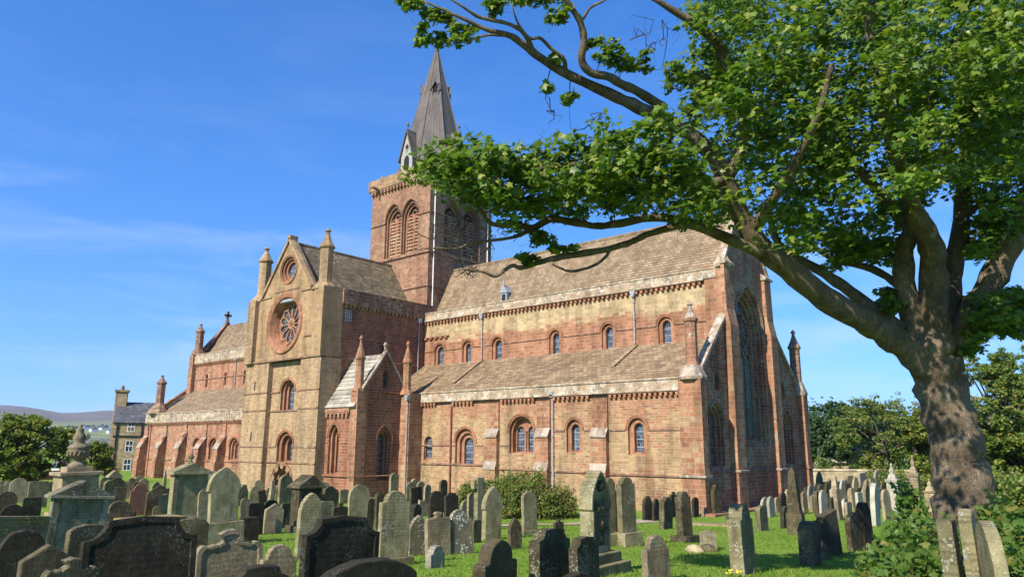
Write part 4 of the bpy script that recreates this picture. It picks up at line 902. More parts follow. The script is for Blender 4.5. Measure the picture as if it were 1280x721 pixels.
GRP = 'gravestones in the churchyard'
def place(xl, xr, yt, yb, T, rz):
    """stand a stone where its foot meets the ground; width and height from its size in the photo"""
    p, t = ground_hit((xl + xr) / 2, yb)
    px = (xl + xr) / 2; az = YAW + math.atan((640 - px) / FPX)
    d = t; wpx = (xr - xl) * d / FPX
    k1 = abs(math.cos(rz) * math.sin(az) - (-math.sin(rz)) * -math.cos(az)) if False else abs(math.sin(az - 0) * math.cos(rz) - math.cos(az) * math.sin(rz))
    k2 = abs(math.cos(az) * math.cos(rz) + math.sin(az) * math.sin(rz))
    w = (wpx - T * k2) / max(k1, .2)
    if w < .34: T = max(.07, (wpx - .34 * k1) / max(k2, .2)); w = .34
    w = min(w, 1.35)
    q = ray(px, yt); k_ = math.hypot(p.x, p.y) / math.hypot(q.x, q.y); z0 = gz(p.x, p.y); h = max(.25, EYE + q.z * k_ - z0)
    return Vector((p.x, p.y, z0)), w, h, T

def grave(xl, xr, yt, yb, shape, mat, label, T=.13, rz=None, lean=None, side=None, plinth=None, panel=0.0, group=GRP):
    rz = math.radians(rnd.uniform(-13, 5) if rz is None else rz)
    loc, w, h, T = place(xl, xr, yt, yb, T, rz)
    lean = math.radians(rnd.uniform(-2.5, 2.5) if lean is None else lean); side = math.radians(rnd.uniform(-2, 2) if side is None else side)
    if plinth:
        r = thing('gravestone', label, 'gravestone', loc, group); r.rotation_euler = (side, lean, rz)
        pw, ph = plinth; b = slab_mesh('plinth', [(-w * pw / 2, -.2), (w * pw / 2, -.2), (w * pw / 2, ph), (-w * pw / 2, ph)], T * 2.4, G[mat], r)
        s = slab_mesh('headstone', [(u, max(z, 0) * (h - ph) / h) for u, z in gprofile(shape, w, h)], T, G[mat], r, panel); s.location = (0, 0, ph - .002)
        return r
    o = slab_mesh('gravestone', gprofile(shape, w, h), T, G[mat], None, panel)
    o.location = loc; o.rotation_euler = (side, lean, rz)
    return tag(o, label, 'gravestone', group)

# nearest stones, whose feet are below the photo's edge
R_ = [
 (97, 233, 650, 812, 'shoulder', 'black', 'broad black headstone with hollow shoulders, the largest at the bottom left corner', dict(T=.14, rz=-8, panel=.012, lean=-4)),
 (370, 469, 648, 781, 'shoulder', 'black', 'nearly black headstone with hollow shoulders behind a dark arched top', dict(T=.13, rz=-5, panel=.012)),
 (385, 519, 697, 850, 'arc', 'black', 'dark low arched headstone cut off by the photo\'s bottom edge, left of centre', dict(T=.16, rz=-6, lean=3)),
 (274, 347, 709, 855, 'shoulder', 'black', 'black headstone of which only the shouldered top shows, before a tan panelled stone', dict(T=.13)),
 (241, 323, 661, 762, 'ogee', 'tan', 'tan headstone with a scrolled double-curved top and a sunk panel', dict(T=.14, panel=.018, rz=-11)),
 (323, 368, 680, 765, 'hump', 'tan', 'tan worn headstone with a rounded top right beside the scrolled panelled stone', dict(rz=-11, T=.12)),
 (12, 76, 681, 812, 'point', 'dark', 'dark headstone with a low gabled top at the bottom left', dict(T=.14, rz=-4)),
 (37, 104, 697, 850, 'ogee', 'dark', 'dark scroll-topped headstone leaning against the broad black one, bottom left', dict(T=.13)),
 (-10, 42, 662, 775, 'round', 'black', 'black round-topped headstone cut by the photo\'s left edge below the others', dict(T=.13)),
 (73, 127, 655, 755, 'arc', 'dark', 'dark arched headstone overlapping the foot of the gabled blue-grey monument', dict(T=.14)),
 (213, 256, 647, 712, 'arc', 'dark', 'dark mossy arched headstone just right of the broad black one', dict(T=.13)),
 (-18, 45, 645, 718, 'flat', 'gold', 'broad tan slab with orange lichen down its right edge at the left edge', dict(T=.12, panel=.02, side=-3)),
 (590, 647, 673, 765, 'hump', 'dark', 'dark rough headstone with rounded head at the bottom, centre of the photo', dict(T=.2, rz=8)),
 (662, 714, 662, 752, 'shoulder', 'dark', 'dark inscribed headstone with cut shoulders and a pale left edge', dict(T=.18, rz=4)),
 (714, 752, 672, 756, 'shoulder', 'dark', 'dark shouldered headstone below the tall carved pointed one', dict(T=.14, rz=6)),
 (705, 745, 714, 830, 'arc', 'black', 'black stone of which only the arched top shows at the bottom edge', dict(T=.12)),
 (804, 839, 668, 726, 'hump', 'tan', 'lone tan rounded headstone on the open grass near the bottom edge', dict(rz=-11, T=.13, side=2)),
 (915, 946, 630, 718, 'hump', 'grey', 'tall grey headstone with sunlit edge and yellow flowers at its foot', dict(T=.26, rz=6)),
 (1189, 1211, 650, 772, 'flat', 'grey', 'flat topped grey stone post standing left of two others in the right-hand bushes', dict(T=.24, rz=2)),
 (1218, 1237, 636, 775, 'point', 'grey', 'tall narrow stone with a peaked top between two stones in the right-hand bushes', dict(T=.22, rz=2)),
 (1234, 1272, 651, 785, 'round', 'grey', 'shaded grey round-topped headstone at the bottom right corner among leaves', dict(T=.15, rz=18)),
]
# left crowd
R_ += [
 (11, 31, 597, 628, 'round', 'tan', 'tan round headstone near the left edge in front of the leafy tree', {}),
 (34, 56, 601, 634, 'corner', 'grey', 'grey square-headed stone with rounded corners left of the urn monument', {}),
 (26, 48, 621, 652, 'corner', 'dark', 'brownish square-headed stone below the grey rounded-corner one, far left', {}),
 (-6, 16, 614, 650, 'round', 'dark', 'dark brown round headstone at the left edge', {}),
 (-2, 25, 630, 672, 'round', 'black', 'black round headstone at the left edge in front of the brown one', {}),
 (5, 13, 602, 620, 'round', 'tan', None, dict(group='small tan stones at the far left')),
 (14, 22, 606, 624, 'arc', 'tan', None, dict(group='small tan stones at the far left')),
 (-4, 6, 606, 624, 'arc', 'tan', None, dict(group='small tan stones at the far left')),
 (120, 131, 596, 640, 'round', 'grey', 'grey round headstone right beside the urn monument\'s pedestal', {}),
 (123, 136, 600, 655, 'round', 'grey', 'round-topped stone with a sunlit rim next to the grey one by the urn', dict(T=.16, panel=.02)),
 (134, 154, 597, 634, 'round', 'dark', 'dark moulded round headstone with sunlit rim, between urn monument and pink stone', dict(T=.18)),
 (133, 153, 608, 650, 'arc', 'dark', 'dark arched stone right in front of the moulded round one', {}),
 (127, 166, 625, 672, 'hump', 'dark', 'dark headstone with a round hood and sunlit left scroll behind the broad black one', dict(T=.2)),
 (158, 167, 597, 620, 'round', 'grey', 'small grey round stone peeping over the pink headstone\'s left shoulder', {}),
 (165, 181, 595, 618, 'round', 'grey', 'grey round stone directly behind the pink headstone', {}),
 (160, 183, 604, 644, 'hump', 'pink', 'pinkish red granite headstone, the only pink one', dict(T=.12)),
 (181, 211, 606, 648, 'point', 'dark', 'dark low-gabled stone with sunlit left edge, between pink stone and pedimented tomb', dict(T=.16)),
 (196, 211, 617, 650, 'round', 'grey', 'round stone with a bright rim against the pedimented tomb\'s left side', dict(T=.16)),
 (190, 199, 632, 655, 'round', 'grey', 'small round stone with bright rim below the dark low-gabled one', {}),
 (167, 193, 647, 700, 'round', 'dark', 'dark round top showing just above the broad black headstone', {}),
 (256, 298, 583, 680, 'gothic', 'grey', 'tall grey gothic-arched headstone on a rough plinth, the tallest of the left crowd', dict(T=.2, rz=-6, plinth=(1.15, .62), side=2)),
 (246, 263, 610, 655, 'round', 'grey', 'grey round stone half hidden between pedimented tomb and tall gothic headstone', {}),
 (296, 309, 605, 632, 'lancet', 'grey', 'slender grey pointed stone immediately right of the tall gothic headstone', {}),
 (310, 324, 606, 634, 'lancet', 'grey', 'grey pointed stone, second to the right of the tall gothic headstone', {}),
 (299, 311, 622, 650, 'round', 'grey', 'small grey round stone in front of the slender pointed one', {}),
 (306, 328, 628, 668, 'corner', 'black', 'black block-like stone with a scrolled top right of the tall gothic one', dict(T=.2)),
 (296, 322, 646, 676, 'corner', 'black', 'black low square stone with ivy below the black scrolled one', dict(T=.3)),
 (324, 334, 612, 638, 'flat', 'black', 'black tilted slab by the transept doorway', dict(side=10)),
 (326, 347, 624, 652, 'round', 'black', 'black round stone behind the small tan gabled one', {}),
 (316, 330, 636, 660, 'round', 'tan', 'small tan round stone leaning left of the tan gabled one', dict(side=5)),
 (328, 352, 629, 666, 'point', 'tan', 'tan gable-topped headstone at the edge of the sunny grass', dict(rz=-11, T=.14)),
 (346, 364, 593, 634, 'round', 'grey', 'tall grey round stone before the transept\'s arched doorway', dict(T=.2)),
 (348, 363, 628, 660, 'corner', 'dark', 'dark square stone between the tan gabled stone and the gabled tomb', {}),
 (367, 398, 615, 698, 'lancet', 'grey', 'greenish grey pointed headstone with sunlit left edge before the dark gabled tomb', dict(T=.17, rz=-11)),
 (394, 413, 602, 640, 'round', 'tan', 'tan round stone just right of the gabled tomb', {}),
 (398, 421, 607, 646, 'hump', 'dark', 'dark round hooded stone in front of the tan one near the chapel corner', dict(T=.2)),
 (396, 416, 626, 668, 'corner', 'grey', 'grey square stone between the pointed headstone and a dark scroll stone', {}),
 (412, 433, 628, 672, 'ogee', 'dark', 'dark scroll-topped stone below the chapel\'s south corner', {}),
 (433, 461, 605, 656, 'round', 'grey', 'big brown-grey round headstone before the chapel\'s gabled wall', dict(rz=-11, T=.18)),
 (456, 466, 622, 662, 'round', 'dark', 'dark narrow stone tucked behind the big brown-grey round one', {}),
 (467, 479, 616, 662, 'corner', 'dark', 'dark narrow stone with sunlit cap left of the big inscribed green-grey stone', dict(T=.2)),
 (485, 497, 591, 628, 'round', 'grey', 'tall slim grey round stone against the chapel wall', dict(T=.2)),
 (470, 510, 613, 706, 'hump', 'grey', 'big green-grey headstone with weathered rows of lettering, on a low plinth', dict(T=.15, rz=-11, plinth=(1.25, .16))),
]
# middle
R_ += [
 (506, 517, 602, 634, 'round', 'grey', 'grey round stone, leftmost of the tight cluster by the chapel pier', {}),
 (512, 521, 598, 630, 'round', 'tan', 'tan round stone rising highest in the tight cluster by the chapel pier', {}),
 (512, 528, 608, 640, 'flat', 'dark', 'slate-dark flat stone in front of the tight cluster by the chapel pier', dict(side=4)),
 (519, 530, 601, 634, 'round', 'grey', 'grey-green round stone, right of the highest in the cluster by the chapel pier', {}),
 (528, 538, 605, 640, 'round', 'tan', 'light tan narrow stone at the right end of the cluster by the chapel pier', {}),
 (508, 525, 629, 668, 'hump', 'black', 'black low moulded stone behind the speckled one', dict(T=.3)),
 (521, 535, 624, 645, 'broken', 'tan', 'small pale broken-topped stone leaning before the dark cluster', dict(side=-6)),
 (508, 534, 643, 694, 'lancet', 'speck', 'white-speckled headstone half hidden by the big inscribed green-grey one', dict(rz=-11, T=.13)),
 (535, 554, 613, 652, 'round', 'black', 'black arch-topped stone with bright left rim before the sunny wall', dict(T=.2)),
 (548, 559, 599, 640, 'round', 'dark', 'dark slim round stone standing close to the church wall left of the bush', {}),
 (555, 573, 616, 654, 'shoulder', 'black', 'black polished stone with a small white emblem', dict(T=.14)),
 (574, 592, 624, 656, 'round', 'grey', 'small grey round stone right of the one with the white emblem', {}),
 (573, 586, 604, 642, 'round', 'tan', 'tan stone half swallowed by the left side of the bush', {}),
 (531, 564, 639, 694, 'ogee', 'tan', 'pale tan wavy-topped headstone behind the tiny stone', dict(rz=-11, T=.13)),
 (560, 593, 636, 692, 'hump', 'speck', 'heavily lichen-speckled headstone leaning left beside the wavy tan one', dict(rz=-11, T=.12, side=6)),
 (531, 556, 681, 709, 'hump', 'pale', 'tiny pale grey stone alone in the grass before the wavy tan one', dict(T=.16)),
 (600, 628, 607, 674, 'gothic', 'grey', 'grey-green pointed stone with a round hole-like boss in its head', dict(T=.2, rz=-11)),
 (583, 593, 616, 660, 'round', 'tan', 'narrow pale stone squeezed left of the stone cross', {}),
 (588, 602, 649, 678, 'corner', 'dark', 'small dark grey stone at the foot of the stone cross', {}),
 (631, 647, 620, 646, 'ogee', 'grey', 'small grey stone in front of the bush, left of the slim tall one', {}),
 (650, 657, 622, 645, 'round', 'grey', 'narrow stone hiding behind the slim tall one before the bush', {}),
 (652, 672, 613, 668, 'round', 'grey', 'slim grey-green round headstone on a plinth in front of the bush', dict(rz=-11, T=.14, plinth=(1.35, .16))),
 (635, 653, 647, 686, 'lancet', 'dark', 'small dark pointed stone with bright left edge on the lawn', dict(T=.12)),
 (691, 705, 648, 663, 'ogee', 'dark', 'very small dark crown-topped stone beside the path', dict(T=.12)),
 (754, 771, 597, 682, 'hump', 'grey', 'tall grey headstone on a mossy plinth, left of its brighter twin', dict(rz=-11, T=.16, plinth=(1.1, .35))),
 (768, 775, 612, 668, 'flat', 'dark', 'dark slab edge squeezed between the two tall plinth stones', dict(T=.1)),
 (773, 797, 596, 682, 'hump', 'grey', 'tall brown-grey round-cornered headstone on a pale plinth, right of the carved pointed one', dict(rz=-11, T=.2, plinth=(1.25, .38))),
]
# right of centre
R_ += [
 (794, 801, 620, 636, 'lancet', 'black', 'small black stone at the wall foot, leftmost of the black stones there', {}),
 (803, 816, 619, 650, 'lancet', 'black', 'black pointed stone, left one of a touching black pair by the wall', dict(T=.16)),
 (815, 825, 622, 650, 'lancet', 'black', 'black rounded stone, right one of a touching black pair by the wall', {}),
 (824, 841, 620, 661, 'point', 'dark', 'dark stone with a small finial and sunlit left side near the corner pier', dict(T=.22)),
 (837, 848, 614, 646, 'ogee', 'black', 'black stone with a wavy peak right behind the finialed one', {}),
 (847, 867, 614, 677, 'hump', 'dark', 'round-arched moulded stone with sunlit left jamb on a broken base', dict(T=.26, plinth=(1.5, .2))),
 (865, 874, 621, 646, 'round', 'black', 'black round stone before the red corner pier', {}),
 (877, 885, 633, 645, 'round', 'grey', 'tiny grey stone at the foot of the red corner pier', {}),
 (890, 903, 605, 644, 'hump', 'dark', 'tall dark stone by the shaded east wall with bright left edge', dict(T=.22)),
 (907, 916, 641, 654, 'round', 'dark', 'tiny dark round stone left behind the tall stone with yellow flowers', {}),
 (946, 961, 631, 663, 'arc', 'grey', 'grey stone leaning left on the lawn before the east wall', dict(T=.2, side=5)),
 (952, 966, 621, 645, 'round', 'pale', 'pale grey stone, left of a leaning pale pair below the east wall', dict(side=5)),
 (960, 970, 620, 646, 'round', 'pale', 'pale grey stone, right of a leaning pale pair below the east wall', dict(side=4)),
 (968, 977, 621, 640, 'round', 'tan', 'small tan stone near the east buttress left of the obelisk', {}),
 (975, 984, 615, 642, 'round', 'black', 'black slim round stone just left of the obelisk', {}),
 (982, 990, 611, 640, 'round', 'tan', 'tan stone half behind the obelisk', {}),
 (976, 989, 632, 660, 'round', 'black', 'black round stone at the obelisk\'s left foot', dict(T=.16)),
 (1001, 1027, 651, 706, 'arc', 'dark', 'dark heavy stone leaning left, lowest of the shaded group by the obelisk', dict(T=.3, side=5, rz=6)),
 (1022, 1040, 647, 699, 'broken', 'dark', 'dark broken-topped stone in the middle of the shaded leaning group', dict(T=.2, side=4)),
 (1029, 1053, 638, 694, 'flat', 'dark', 'dark flat-topped slab tilting strongly left in the shaded group', dict(T=.2, side=12)),
 (1061, 1085, 640, 688, 'arc', 'dark', 'dark broad arched stone on a slab under the tree\'s shade', dict(T=.15)),
 (1075, 1093, 627, 687, 'hump', 'black', 'black upright stone at the right side of the dark broad arched one', dict(T=.2, side=3)),
 (1003, 1011, 614, 642, 'round', 'tan', 'tan stone right of the obelisk at the church\'s far corner', {}),
 (1011, 1022, 605, 634, 'round', 'pale', 'pale lichened stone at the foot of the far corner pier', dict(side=4)),
 (1019, 1027, 613, 646, 'lancet', 'dark', 'dark slim stone with bright left edge in the far right crowd', dict(T=.2)),
 (1025, 1035, 612, 646, 'round', 'pale', 'sunlit pale round stone in the far right crowd\'s left part', {}),
 (1032, 1040, 601, 628, 'lancet', 'dark', 'dark tall stone against the boundary wall', {}),
 (1038, 1046, 621, 648, 'round', 'black', 'black little stone between pale ones in the far right crowd', {}),
 (1045, 1054, 611, 650, 'corner', 'tan', 'tan narrow stone right of the little black one', dict(T=.2)),
 (1055, 1063, 599, 622, 'round', 'pale', 'whitish round stone standing before the boundary wall', {}),
 (1061, 1069, 610, 634, 'round', 'tan', 'tan round stone below the whitish one', {}),
 (1069, 1078, 609, 636, 'corner', 'grey', 'grey square stone in the middle of the far right crowd', {}),
 (1078, 1088, 609, 636, 'round', 'tan', 'reddish tan stone left of the pale pointed tall one', {}),
 (1090, 1101, 603, 657, 'lancet', 'pale', 'tall pale pointed stone, brightest of the far right crowd', dict(T=.2)),
 (1105, 1116, 611, 650, 'round', 'tan', 'tan leaning stone in front of the white pedestal monument', dict(side=4)),
 (1057, 1066, 627, 650, 'corner', 'tan', 'small tan stone just behind the dark broad arched one', {}),
]
for xl, xr, yt, yb, sh, mt, lb, kw in R_:
    kw = dict(kw); lb = lb or 'small tan stone among the little tan ones at the far left edge'
    grave(xl, xr, yt, yb, sh, mt, lb, **kw)
# far small ones that nothing tells apart
for k in range(46):
    x = 1006 + (k * 37 % 141); y = 614 + (k * 17 % 31)
    grave(x - 4.5, x + 4.5, y - rnd.uniform(17, 32), y, rnd.choice(['round', 'lancet', 'arc', 'corner']), rnd.choice(['tan', 'pale', 'grey', 'tan', 'dark']),
          'little weathered stone packed among others in the far right crowd before the boundary wall', group='little stones of the far right crowd')
for k in range(22):
    x = 120 + k * 15.5 + rnd.uniform(-4, 4); y = 622 + rnd.uniform(-2, 10)
    grave(x - 6, x + 6, y - rnd.uniform(14, 24), y, rnd.choice(['round', 'lancet', 'arc', 'round']), rnd.choice(['grey', 'grey', 'dark', 'tan']),
          'small weathered stone in the back rows below the nave and transept', group='small stones of the back rows')
for k in range(14):
    x = 2 + k * 8.5 + rnd.uniform(-3, 3); y = 612 + rnd.uniform(-2, 5)
    grave(x - 5, x + 5, y - rnd.uniform(10, 17), y, rnd.choice(['round', 'arc', 'round']), rnd.choice(['tan', 'tan', 'grey']),
          'small pale stone in the farthest rows before the leafy trees', group='small stones of the farthest rows')

# ------------------------------------------------------------------ monuments
def monument(px, yb, label, name, cat, rz=0.0):
    p, t = ground_hit(px, yb); return thing(name, label, cat, (p.x, p.y, gz(p.x, p.y)), rz=math.radians(rz)), t / FPX
def pediment_tomb(px, yb, wpx, hpx, label, mat, rz=0, lean=0, urn=False, D=.34):
    r, s = monument(px, yb, label, 'pediment_tomb', 'tomb', rz); r.rotation_euler[0] = math.radians(lean)
    w, h = wpx * s, hpx * s; bw = w * .78; top = h * (.80 if not urn else .74); ph = h - top if not urn else h * .13
    mb = MB(); mb.box(-D * .75, D * .75, -w / 2, w / 2, -.2, .12 * h); mb.build('plinth', G[mat], r, bevel=.012)
    mb = MB(); mb.prism([(-D / 2, -bw / 2 * 1.05, .12 * h), (D / 2, -bw / 2 * 1.05, .12 * h), (D / 2, bw / 2 * 1.05, .12 * h), (-D / 2, bw / 2 * 1.05, .12 * h)], (0, 0, top - .12 * h)); mb.build('body', G[mat], r, bevel=.01)
    for sg in (-1, 1):
        mb = MB(); y = sg * bw * .485; mb.box(D / 2 - .03, D / 2 + .035, y - .07 * bw, y + .07 * bw, .13 * h, top - .01); mb.build('pilaster', G[mat], r, bevel=.006)
    mb = MB(); mb.box(-D * .8, D * .8, -w / 2, w / 2, top, top + h * .045); mb.build('cornice', G[mat], r, bevel=.015)
    mb = MB(); z = top + h * .045; mb.prism([(D * .74, -w / 2 * .97, z), (D * .74, w / 2 * .97, z), (D * .74, 0, z + ph)], (-D * 1.48, 0, 0)); mb.build('pediment', G[mat], r, bevel=.012)
    if urn:
        mb = MB(); q = h * .001; z = z + ph - .02; hh = h * .16; mb.lathe([(.1, z), (.1, z + hh * .12), (.05, z + hh * .25), (.12, z + hh * .5), (.13, z + hh * .65), (.05, z + hh * .8), (.06, z + hh * .88), (.015, z + hh)], (0, 0, 0), 12); mb.build('urn', G[mat], r, smooth=True)
    return r
pediment_tomb(86, 700, 74, 93, 'blue-grey tomb slab with projecting cornice and low gable, leaning, at the left', 'blue', rz=-4, lean=-3)
pediment_tomb(231, 655, 49, 82, 'grey pedimented tomb carrying a small urn in the left crowd', 'grey', rz=-5, urn=True, D=.5)
pediment_tomb(380, 664, 38, 66, 'dark gabled tomb with sunlit left pilaster before the transept', 'dark', rz=-4, D=.55)
pediment_tomb(262, 648, 13, 56, 'small pedimented tomb peeping between the urn tomb and the tall gothic headstone', 'grey', D=.3)
pediment_tomb(139, 628, 18, 38, 'small tan gabled tomb in the back row left of the pink headstone', 'tan', D=.3)
# the big urn monument
r, s = monument(90, 655, 'tall stepped pedestal monument crowned by a big swirled stone urn', 'urn_monument', 'monument', -4); H = lambda y: (655 - y) * s * 1.02; r.rotation_euler[0] = math.radians(2)
w = 41 * s
mb = MB(); mb.box(-w * .62, w * .62, -w * .62, w * .62, -.2, H(640)); mb.build('base_step', G['tan'], r, bevel=.02)
mb = MB(); mb.box(-w * .5, w * .5, -w * .5, w * .5, H(640), H(598)); mb.build('pedestal', G['tan'], r, bevel=.015)
mb = MB(); mb.prism([(-w * .52, -w * .52, H(598)), (w * .52, -w * .52, H(598)), (w * .52, w * .52, H(598)), (-w * .52, w * .52, H(598))], (0, 0, H(596) - H(598))); mb.box(-w * .6, w * .6, -w * .6, w * .6, H(596), H(592)); mb.build('cornice', G['tan'], r, bevel=.015)
mb = MB(); mb.box(-w * .36, w * .36, -w * .36, w * .36, H(592), H(586)); mb.build('block', G['tan'], r, bevel=.015)
mb = MB(); U = lambda rp_, y: (rp_ * s, H(y))
mb.lathe([U(11, 586), U(10.5, 584), U(7, 581), U(4.5, 579), U(4, 577.5), U(6, 576.5), U(10, 573.5), U(12.2, 570), U(12.6, 567), U(11.5, 565), U(12.5, 564), U(13, 562.5), U(11, 560.5), U(7.5, 558.5), U(6, 556.5), U(7.5, 553.5), U(7.6, 550), U(6, 546.5), U(4, 544.5), U(4.6, 542.5), U(4.2, 540), U(2.2, 538), U(2.6, 536.5), U(.6, 534.5)], (0, 0, 0), 20)
uo = mb.build('urn', G['tan'], r, smooth=True)
fb = MB()
for k in range(16): a = k * math.pi / 8; fb.tube([(7 * s * math.cos(a), 7 * s * math.sin(a), H(576)), (11.6 * s * math.cos(a + .15), 11.6 * s * math.sin(a + .15), H(572)), (12.6 * s * math.cos(a + .3), 12.6 * s * math.sin(a + .3), H(567))], [.02, .045, .04], 5)
fb.build('fluting', G['tan'], uo)
# carved pointed headstone on steps, the tallest in the middle
r, s = monument(745, 716, 'tallest pointed headstone with deep carved drapery, standing on stone steps', 'gravestone', 'gravestone', 4); H = lambda y: (716 - y) * s * .97; r['group'] = GRP
w, T = .72, .3
for k, (e, z0, z1) in enumerate(((.26, -.2, H(702)), (.13, H(702), H(690)))):
    mb = MB(); mb.box(-T / 2 - e, T / 2 + e, -w / 2 - e, w / 2 + e, z0, z1); mb.build('step', G['grey'], r, bevel=.015)
hs_ = slab_mesh('headstone', [(u, max(0, z)) for u, z in gprofile('gothic', w, H(587) - H(690))], T, G['grey'], r, .07, .075); hs_.location = (0, 0, H(690) - .002)
mb = MB(); nu, nz = 15, 26; zt_, zb_ = H(618), H(678); vs = []
for iz in range(nz):                                # cloth hanging in swags within the niche
    for iu in range(nu):
        u = (iu / (nu - 1) - .5) * w * .66; t_ = iz / (nz - 1); sag = .16 * (1 - (2 * u / (w * .66)) ** 2)
        fold = .035 * math.sin((t_ * 5.2 + sag * 9) * 2 * math.pi * .55) + .02 * math.sin(u * 38 + t_ * 3)
        edge = min(1, 4 * min(iu, nu - 1 - iu) / (nu - 1)) * min(1, 5 * min(iz, nz - 1 - iz) / (nz - 1))
        vs.append((T / 2 - .075 + (.06 + fold) * edge, u, zt_ + (zb_ - zt_) * t_ - sag * .5))
mb.add(vs, [(r_ * nu + q, r_ * nu + q + 1, (r_ + 1) * nu + q + 1, (r_ + 1) * nu + q) for r_ in range(nz - 1) for q in range(nu - 1)])
mb.build('carved_drapery', G['dark'], r, smooth=True)
mb = MB(); mb.lathe([(.02, 0), (.1, .04), (.09, .14), (.03, .2)], (T / 2 - .07, .03, H(614)), 9); mb.build('carved_urn', G['dark'], r, smooth=True)
# cross
r, s = monument(598, 662, 'ringed stone cross in front of the bush\'s left side', 'celtic_cross', 'cross', -6); h = 62 * s * 1.03
mb = MB(); mb.box(-.28, .28, -.38, .38, -.2, .2); mb.build('base', G['tan'], r, bevel=.02)
mb = MB(); mb.prism([(-.11, -.16, .2), (.11, -.16, .2), (.11, .16, .2), (-.11, .16, .2)], (0, 0, h - .2)); mb.prism([(-.1, -.33, h - .42), (.1, -.33, h - .42), (.1, .33, h - .42), (-.1, .33, h - .42)], (0, 0, .22)); mb.build('shaft', G['grey'], r, bevel=.02)
mb = MB(); mb.tube([(0, .25 * math.cos(a * math.pi / 10), h - .31 + .25 * math.sin(a * math.pi / 10)) for a in range(21)], .055, 6); mb.build('ring', G['grey'], r)
# obelisks
def obelisk(px, yb, wpx, hpx, ped, label, mat, lean=0, rz=0):
    r, s = monument(px, yb, label, 'obelisk', 'obelisk', rz); r.rotation_euler[0] = math.radians(lean); w, h = wpx * s, hpx * s * 1.03; p = ped * s
    mb = MB(); mb.box(-w / 2, w / 2, -w / 2, w / 2, -.2, p * .92); mb.box(-w * .44, w * .44, -w * .44, w * .44, p * .92, p); mb.build('pedestal', G[mat], r, bevel=.02)
    mb = MB(); mb.lathe([(w * .55, p), (w * .30, h - w * .35), (.02, h)], (0, 0, 0), 4, math.pi / 4); mb.build('shaft', G[mat], r, bevel=.01)
obelisk(996, 668, 19, 80, 29, 'dark tapering obelisk on a square pedestal before the east wall, leaning left', 'dark', lean=3, rz=8)
obelisk(337, 640, 9, 40, 6, 'small tapered pale pillar stone in front of the transept wall', 'tan', lean=-2)
obelisk(203, 628, 6, 39, 6, 'thin sunlit obelisk before the nave buttresses', 'tan')
obelisk(1046, 640, 12, 45, 7, 'pale tan obelisk rising above the far right crowd', 'tan')
def finial_monument(px, yb, wpx, hpx, label, mat):
    r, s = monument(px, yb, label, 'pedestal_monument', 'monument', 0); w, h = wpx * s, hpx * s
    mb = MB(); mb.box(-w * .6, w * .6, -w * .6, w * .6, -.2, h * .12); mb.build('base_step', G[mat], r, bevel=.02)
    mb = MB(); mb.box(-w * .45, w * .45, -w * .45, w * .45, h * .12, h * .62); mb.build('pedestal', G[mat], r, bevel=.015)
    mb = MB(); mb.box(-w * .55, w * .55, -w * .55, w * .55, h * .62, h * .68); mb.build('cornice', G[mat], r, bevel=.015)
    mb = MB(); mb.lathe([(w * .5, h * .68), (w * .38, h * .76), (w * .2, h * .8), (w * .26, h * .86), (w * .08, h * .93), (w * .14, h * .96), (.02, h)], (0, 0, 0), 4, math.pi / 4); mb.build('finial', G[mat], r)
finial_monument(1120, 642, 14, 62, 'white pedestal monument with a stepped finial near the tree trunk', 'pale')
finial_monument(1147, 640, 12, 70, 'slim tan spire-topped pedestal just left of the tree trunk', 'tan')
finial_monument(1166, 645, 13, 46, 'short pillar with a capped head touching the tree trunk\'s left side', 'tan')
# table tomb, fallen slab, loose stones, flat grave, flowers
p, t = ground_hit(186, 672); mb = MB(); mb.box(-.5, .5, -.9, .9, -.2, .62); o = mb.build('table_tomb', G['gold'], None, loc=(p.x, p.y, gz(p.x, p.y)), bevel=.02); o.rotation_euler = (0, 0, .1); tag(o, 'low tan box tomb behind the broad black headstone', 'tomb')
p, t = ground_hit(886, 688); o = slab_mesh('fallen_slab', gprofile('broken', .45, .85), .1, G['grey']); o.location = (p.x, p.y, p.z + .12); o.rotation_euler = (.5, 1.12, 2.6); tag(o, 'pale broken slab lying tilted on the lawn', 'slab')
for px, py, lb in ((868, 690, 'small pale triangular stone chunk on the lawn'), (885, 689, 'small dark stone chunk beside the pale broken slab')):
    p, t = ground_hit(px, py); mb = MB(); mb.lathe([(.2, -.05), (.24, .05), (.15, .16), (.03, .2)], (0, 0, 0), 6); o = mb.build('stone_chunk', G['tan' if px < 880 else 'dark'], None, loc=(p.x, p.y, p.z), bevel=.02); o.scale = (1.2, .8, 1); tag(o, lb, 'stone')
p, t = ground_hit(890, 657); mb = MB(); mb.box(-.9, .9, -.4, .4, -.1, .1); o = mb.build('flat_grave', G['gold'], None, loc=(p.x, p.y, p.z), bevel=.03); tag(o, 'low flat grave ledger with orange tinge before the corner pier', 'grave')
M['yellow'] = plain('flower_yellow', (0.75, 0.55, 0.05), 0.7, var=.2, bump=0)
p, t = ground_hit(924, 720); fl = thing('flower_bunch', 'bunch of yellow and white flowers at the foot of a grey headstone', 'flowers', (p.x + .12, p.y - .22, p.z))
mb = MB()
for k in range(9): a = rnd.uniform(0, 6.28); q = rnd.uniform(0, .16); mb.lathe([(.012, 0), (.03, .012), (.012, .03)], (q * math.cos(a) * 1.6, q * math.sin(a), rnd.uniform(.05, .14)), 6)
pieces(mb, 'petal', M['yellow'], fl)
mb = MB()
for k in range(30): a = rnd.uniform(0, 6.28); q = rnd.uniform(.05, .24); mb.tube([(q * .3 * math.cos(a), q * .3 * math.sin(a), 0), (q * math.cos(a) * 1.4, q * math.sin(a), .09)], [.012, .004], 4)
mb.build('stems', M['grass'], fl)
p, t = ground_hit(564, 633); 

